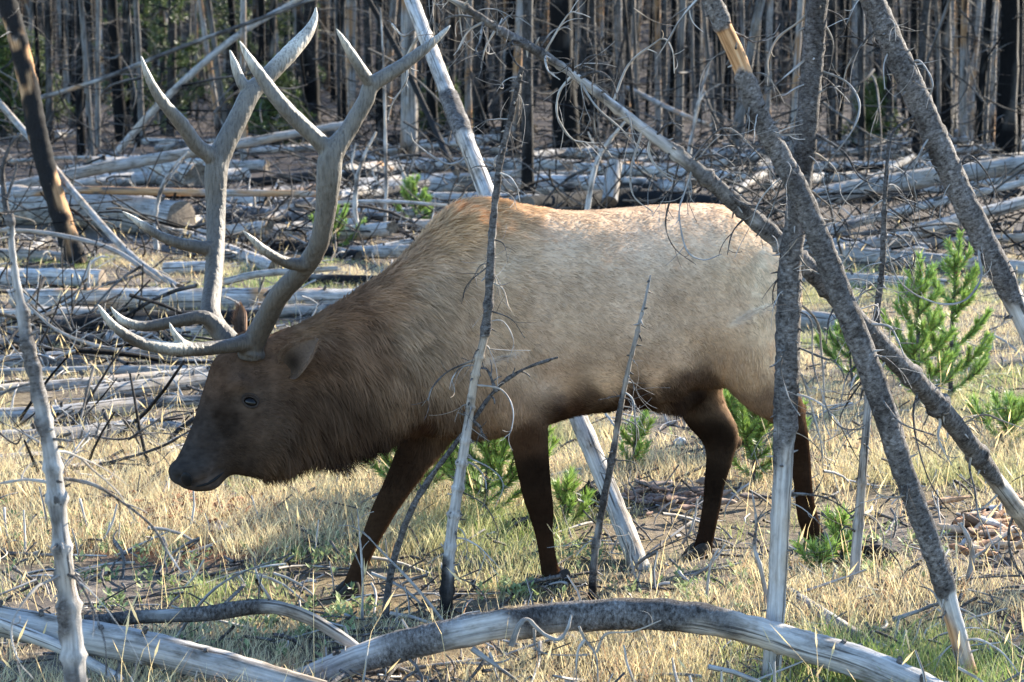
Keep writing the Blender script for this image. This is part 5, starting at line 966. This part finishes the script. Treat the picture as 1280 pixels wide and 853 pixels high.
def forbs():
    R = np.random.default_rng(33); V, t, c = [], [], []; o = 0
    spots = [(400, 690, 40), (380, 700, 25), (500, 640, 40), (180, 690, 40), (60, 660, 30), (1130, 690, 40), (1060, 720, 30), (700, 700, 30), (300, 800, 60), (420, 780, 40), (880, 740, 40), (640, 740, 30), (130, 740, 60), (1240, 590, 40), (990, 560, 40), (1230, 480, 30), (330, 610, 40)]
    for px, py, s in spots:
        for _ in range(int(s * 1.1)):
            qx, qy = px + R.normal() * s * 1.3, py + R.normal() * s * .35; y = ground_hit(qx, qy)
            if y > 30: continue
            b = at(qx, qy, y); b[2] = float(gh(b[0], b[1]))
            for k in range(9):
                a = R.random() * 6.28; d = np.array([math.cos(a), math.sin(a), .4 + R.random()]); d /= np.linalg.norm(d); l = .015 + .022 * R.random(); w = np.cross(d, [0, 0, 1.]); w /= np.linalg.norm(w); w *= l * .22; p = b + np.array([0, 0, R.random() * .035]) + d * .01
                V += [p, p + d * l * .5 + w, p + d * l, p + d * l * .5 - w]; t.append([o, o + 1, o + 2, o + 3]); o += 4; g = .6 + .8 * R.random(); c += [(.19 * g, .235 * g, .10 * g)] * 4
    mb = MB(); mb.add(np.array(V), q=np.array(t), col=np.array(c)); tag(mb.build('low_herbs', GRASS, use_col=True, smooth=False), 'low grey-green herbs scattered between the grass tufts', 'plants', kind='stuff')
forbs()
def sticks_variants(n, R, lmin, lmax, sides=4, segs=5, curl=1.2, rad=(.003, .008), char=.15):
    out = []
    for i in range(n):
        mb = MB(); L = lmin + (lmax - lmin) * R.random() ** 1.6; pts = arc_points((-L / 2, 0, 0), (1, 0, 0), L, R.normal(size=3) * curl, segs, .25); r = rad[0] + (rad[1] - rad[0]) * R.random()
        tube(mb, pts - pts.mean(0), np.linspace(r, r * .4, segs), sides=sides, n=segs + 2, bark=.2 + R.random() * .8, char=char, orange=.15, seed=i, cap0=False, cap1=False, bscale=8); out.append((np.vstack(mb.v), np.vstack(mb.q), np.vstack(mb.tc), np.vstack(mb.wd)))
    return out
def scatter(mb, var, P, R, tilt, sc=None):
    for i, p in enumerate(P):
        v, q, tc, wd = var[R.integers(len(var))]; a = R.random() * 6.28; e = R.normal() * tilt; s = (.6 + .8 * R.random()) if sc is None else sc[i]
        ca, sa, ce, se = math.cos(a), math.sin(a), math.cos(e), math.sin(e); x = (v[:, 0] * ce - v[:, 2] * se) * s; z = (v[:, 0] * se + v[:, 2] * ce) * s; yv = v[:, 1] * s
        mb.add(np.stack([x * ca - yv * sa, x * sa + yv * ca, z], -1) + p, q=q, tc=tc, wd=wd)
def litter():
    R = np.random.default_rng(41); mb = MB(); var = sticks_variants(40, R, .05, .45)
    n = 5600; y = 5.8 + R.random(n) ** 1.2 * 18; x = (R.random(n) * 2 - 1) * (y * .26 + .4); P = np.stack([x, y, gh(x, y) + .008 + .02 * R.random(n)], -1); scatter(mb, var, P, R, .12)
    tag(mb.build('twig_litter', WOOD), 'small dead twigs littering the ground', 'twigs', kind='stuff')
litter()
def brush():
    R = np.random.default_rng(43); mb = MB(); var = sticks_variants(60, R, .3, 1.6, sides=4, segs=6, curl=1.3, rad=(.005, .015), char=.4)
    P = []
    def heap(px0, px1, py0, py1, n, hmax):
        for _ in range(n):
            px = px0 + (px1 - px0) * R.random(); py = py0 + (py1 - py0) * R.random(); Y = ground_hit(px, py); p = at(px, py, Y); p[2] = float(gh(p[0], p[1])) + R.random() ** 1.5 * hmax; P.append(p)
    heap(0, 260, 405, 462, 110, .1); heap(0, 120, 330, 420, 20, .1); heap(0, 230, 530, 600, 40, .06)
    heap(0, 430, 180, 330, 330, .5); heap(400, 900, 190, 300, 520, .7); heap(900, 1280, 185, 345, 620, .65); heap(0, 1280, 165, 215, 420, .8); heap(230, 540, 255, 330, 170, .25)
    scatter(mb, var, P[:170], R, .1); scatter(mb, var, P[170:], R, .4)
    far = []
    for _ in range(1500):
        y = 32 + R.random() * 45; x = (R.random() * 2 - 1) * (y * .27 + 1); far.append((x, y, float(gh(x, y)) + R.random() ** 2 * 2.2))
    scatter(mb, var, np.array(far), R, .7, sc=.9 + R.random(1500) * 1.2)
    tag(mb.build('dead_brush', WOODFAR), 'tangled dead branches and brush between the logs and burnt trunks', 'brush', kind='stuff')
brush()
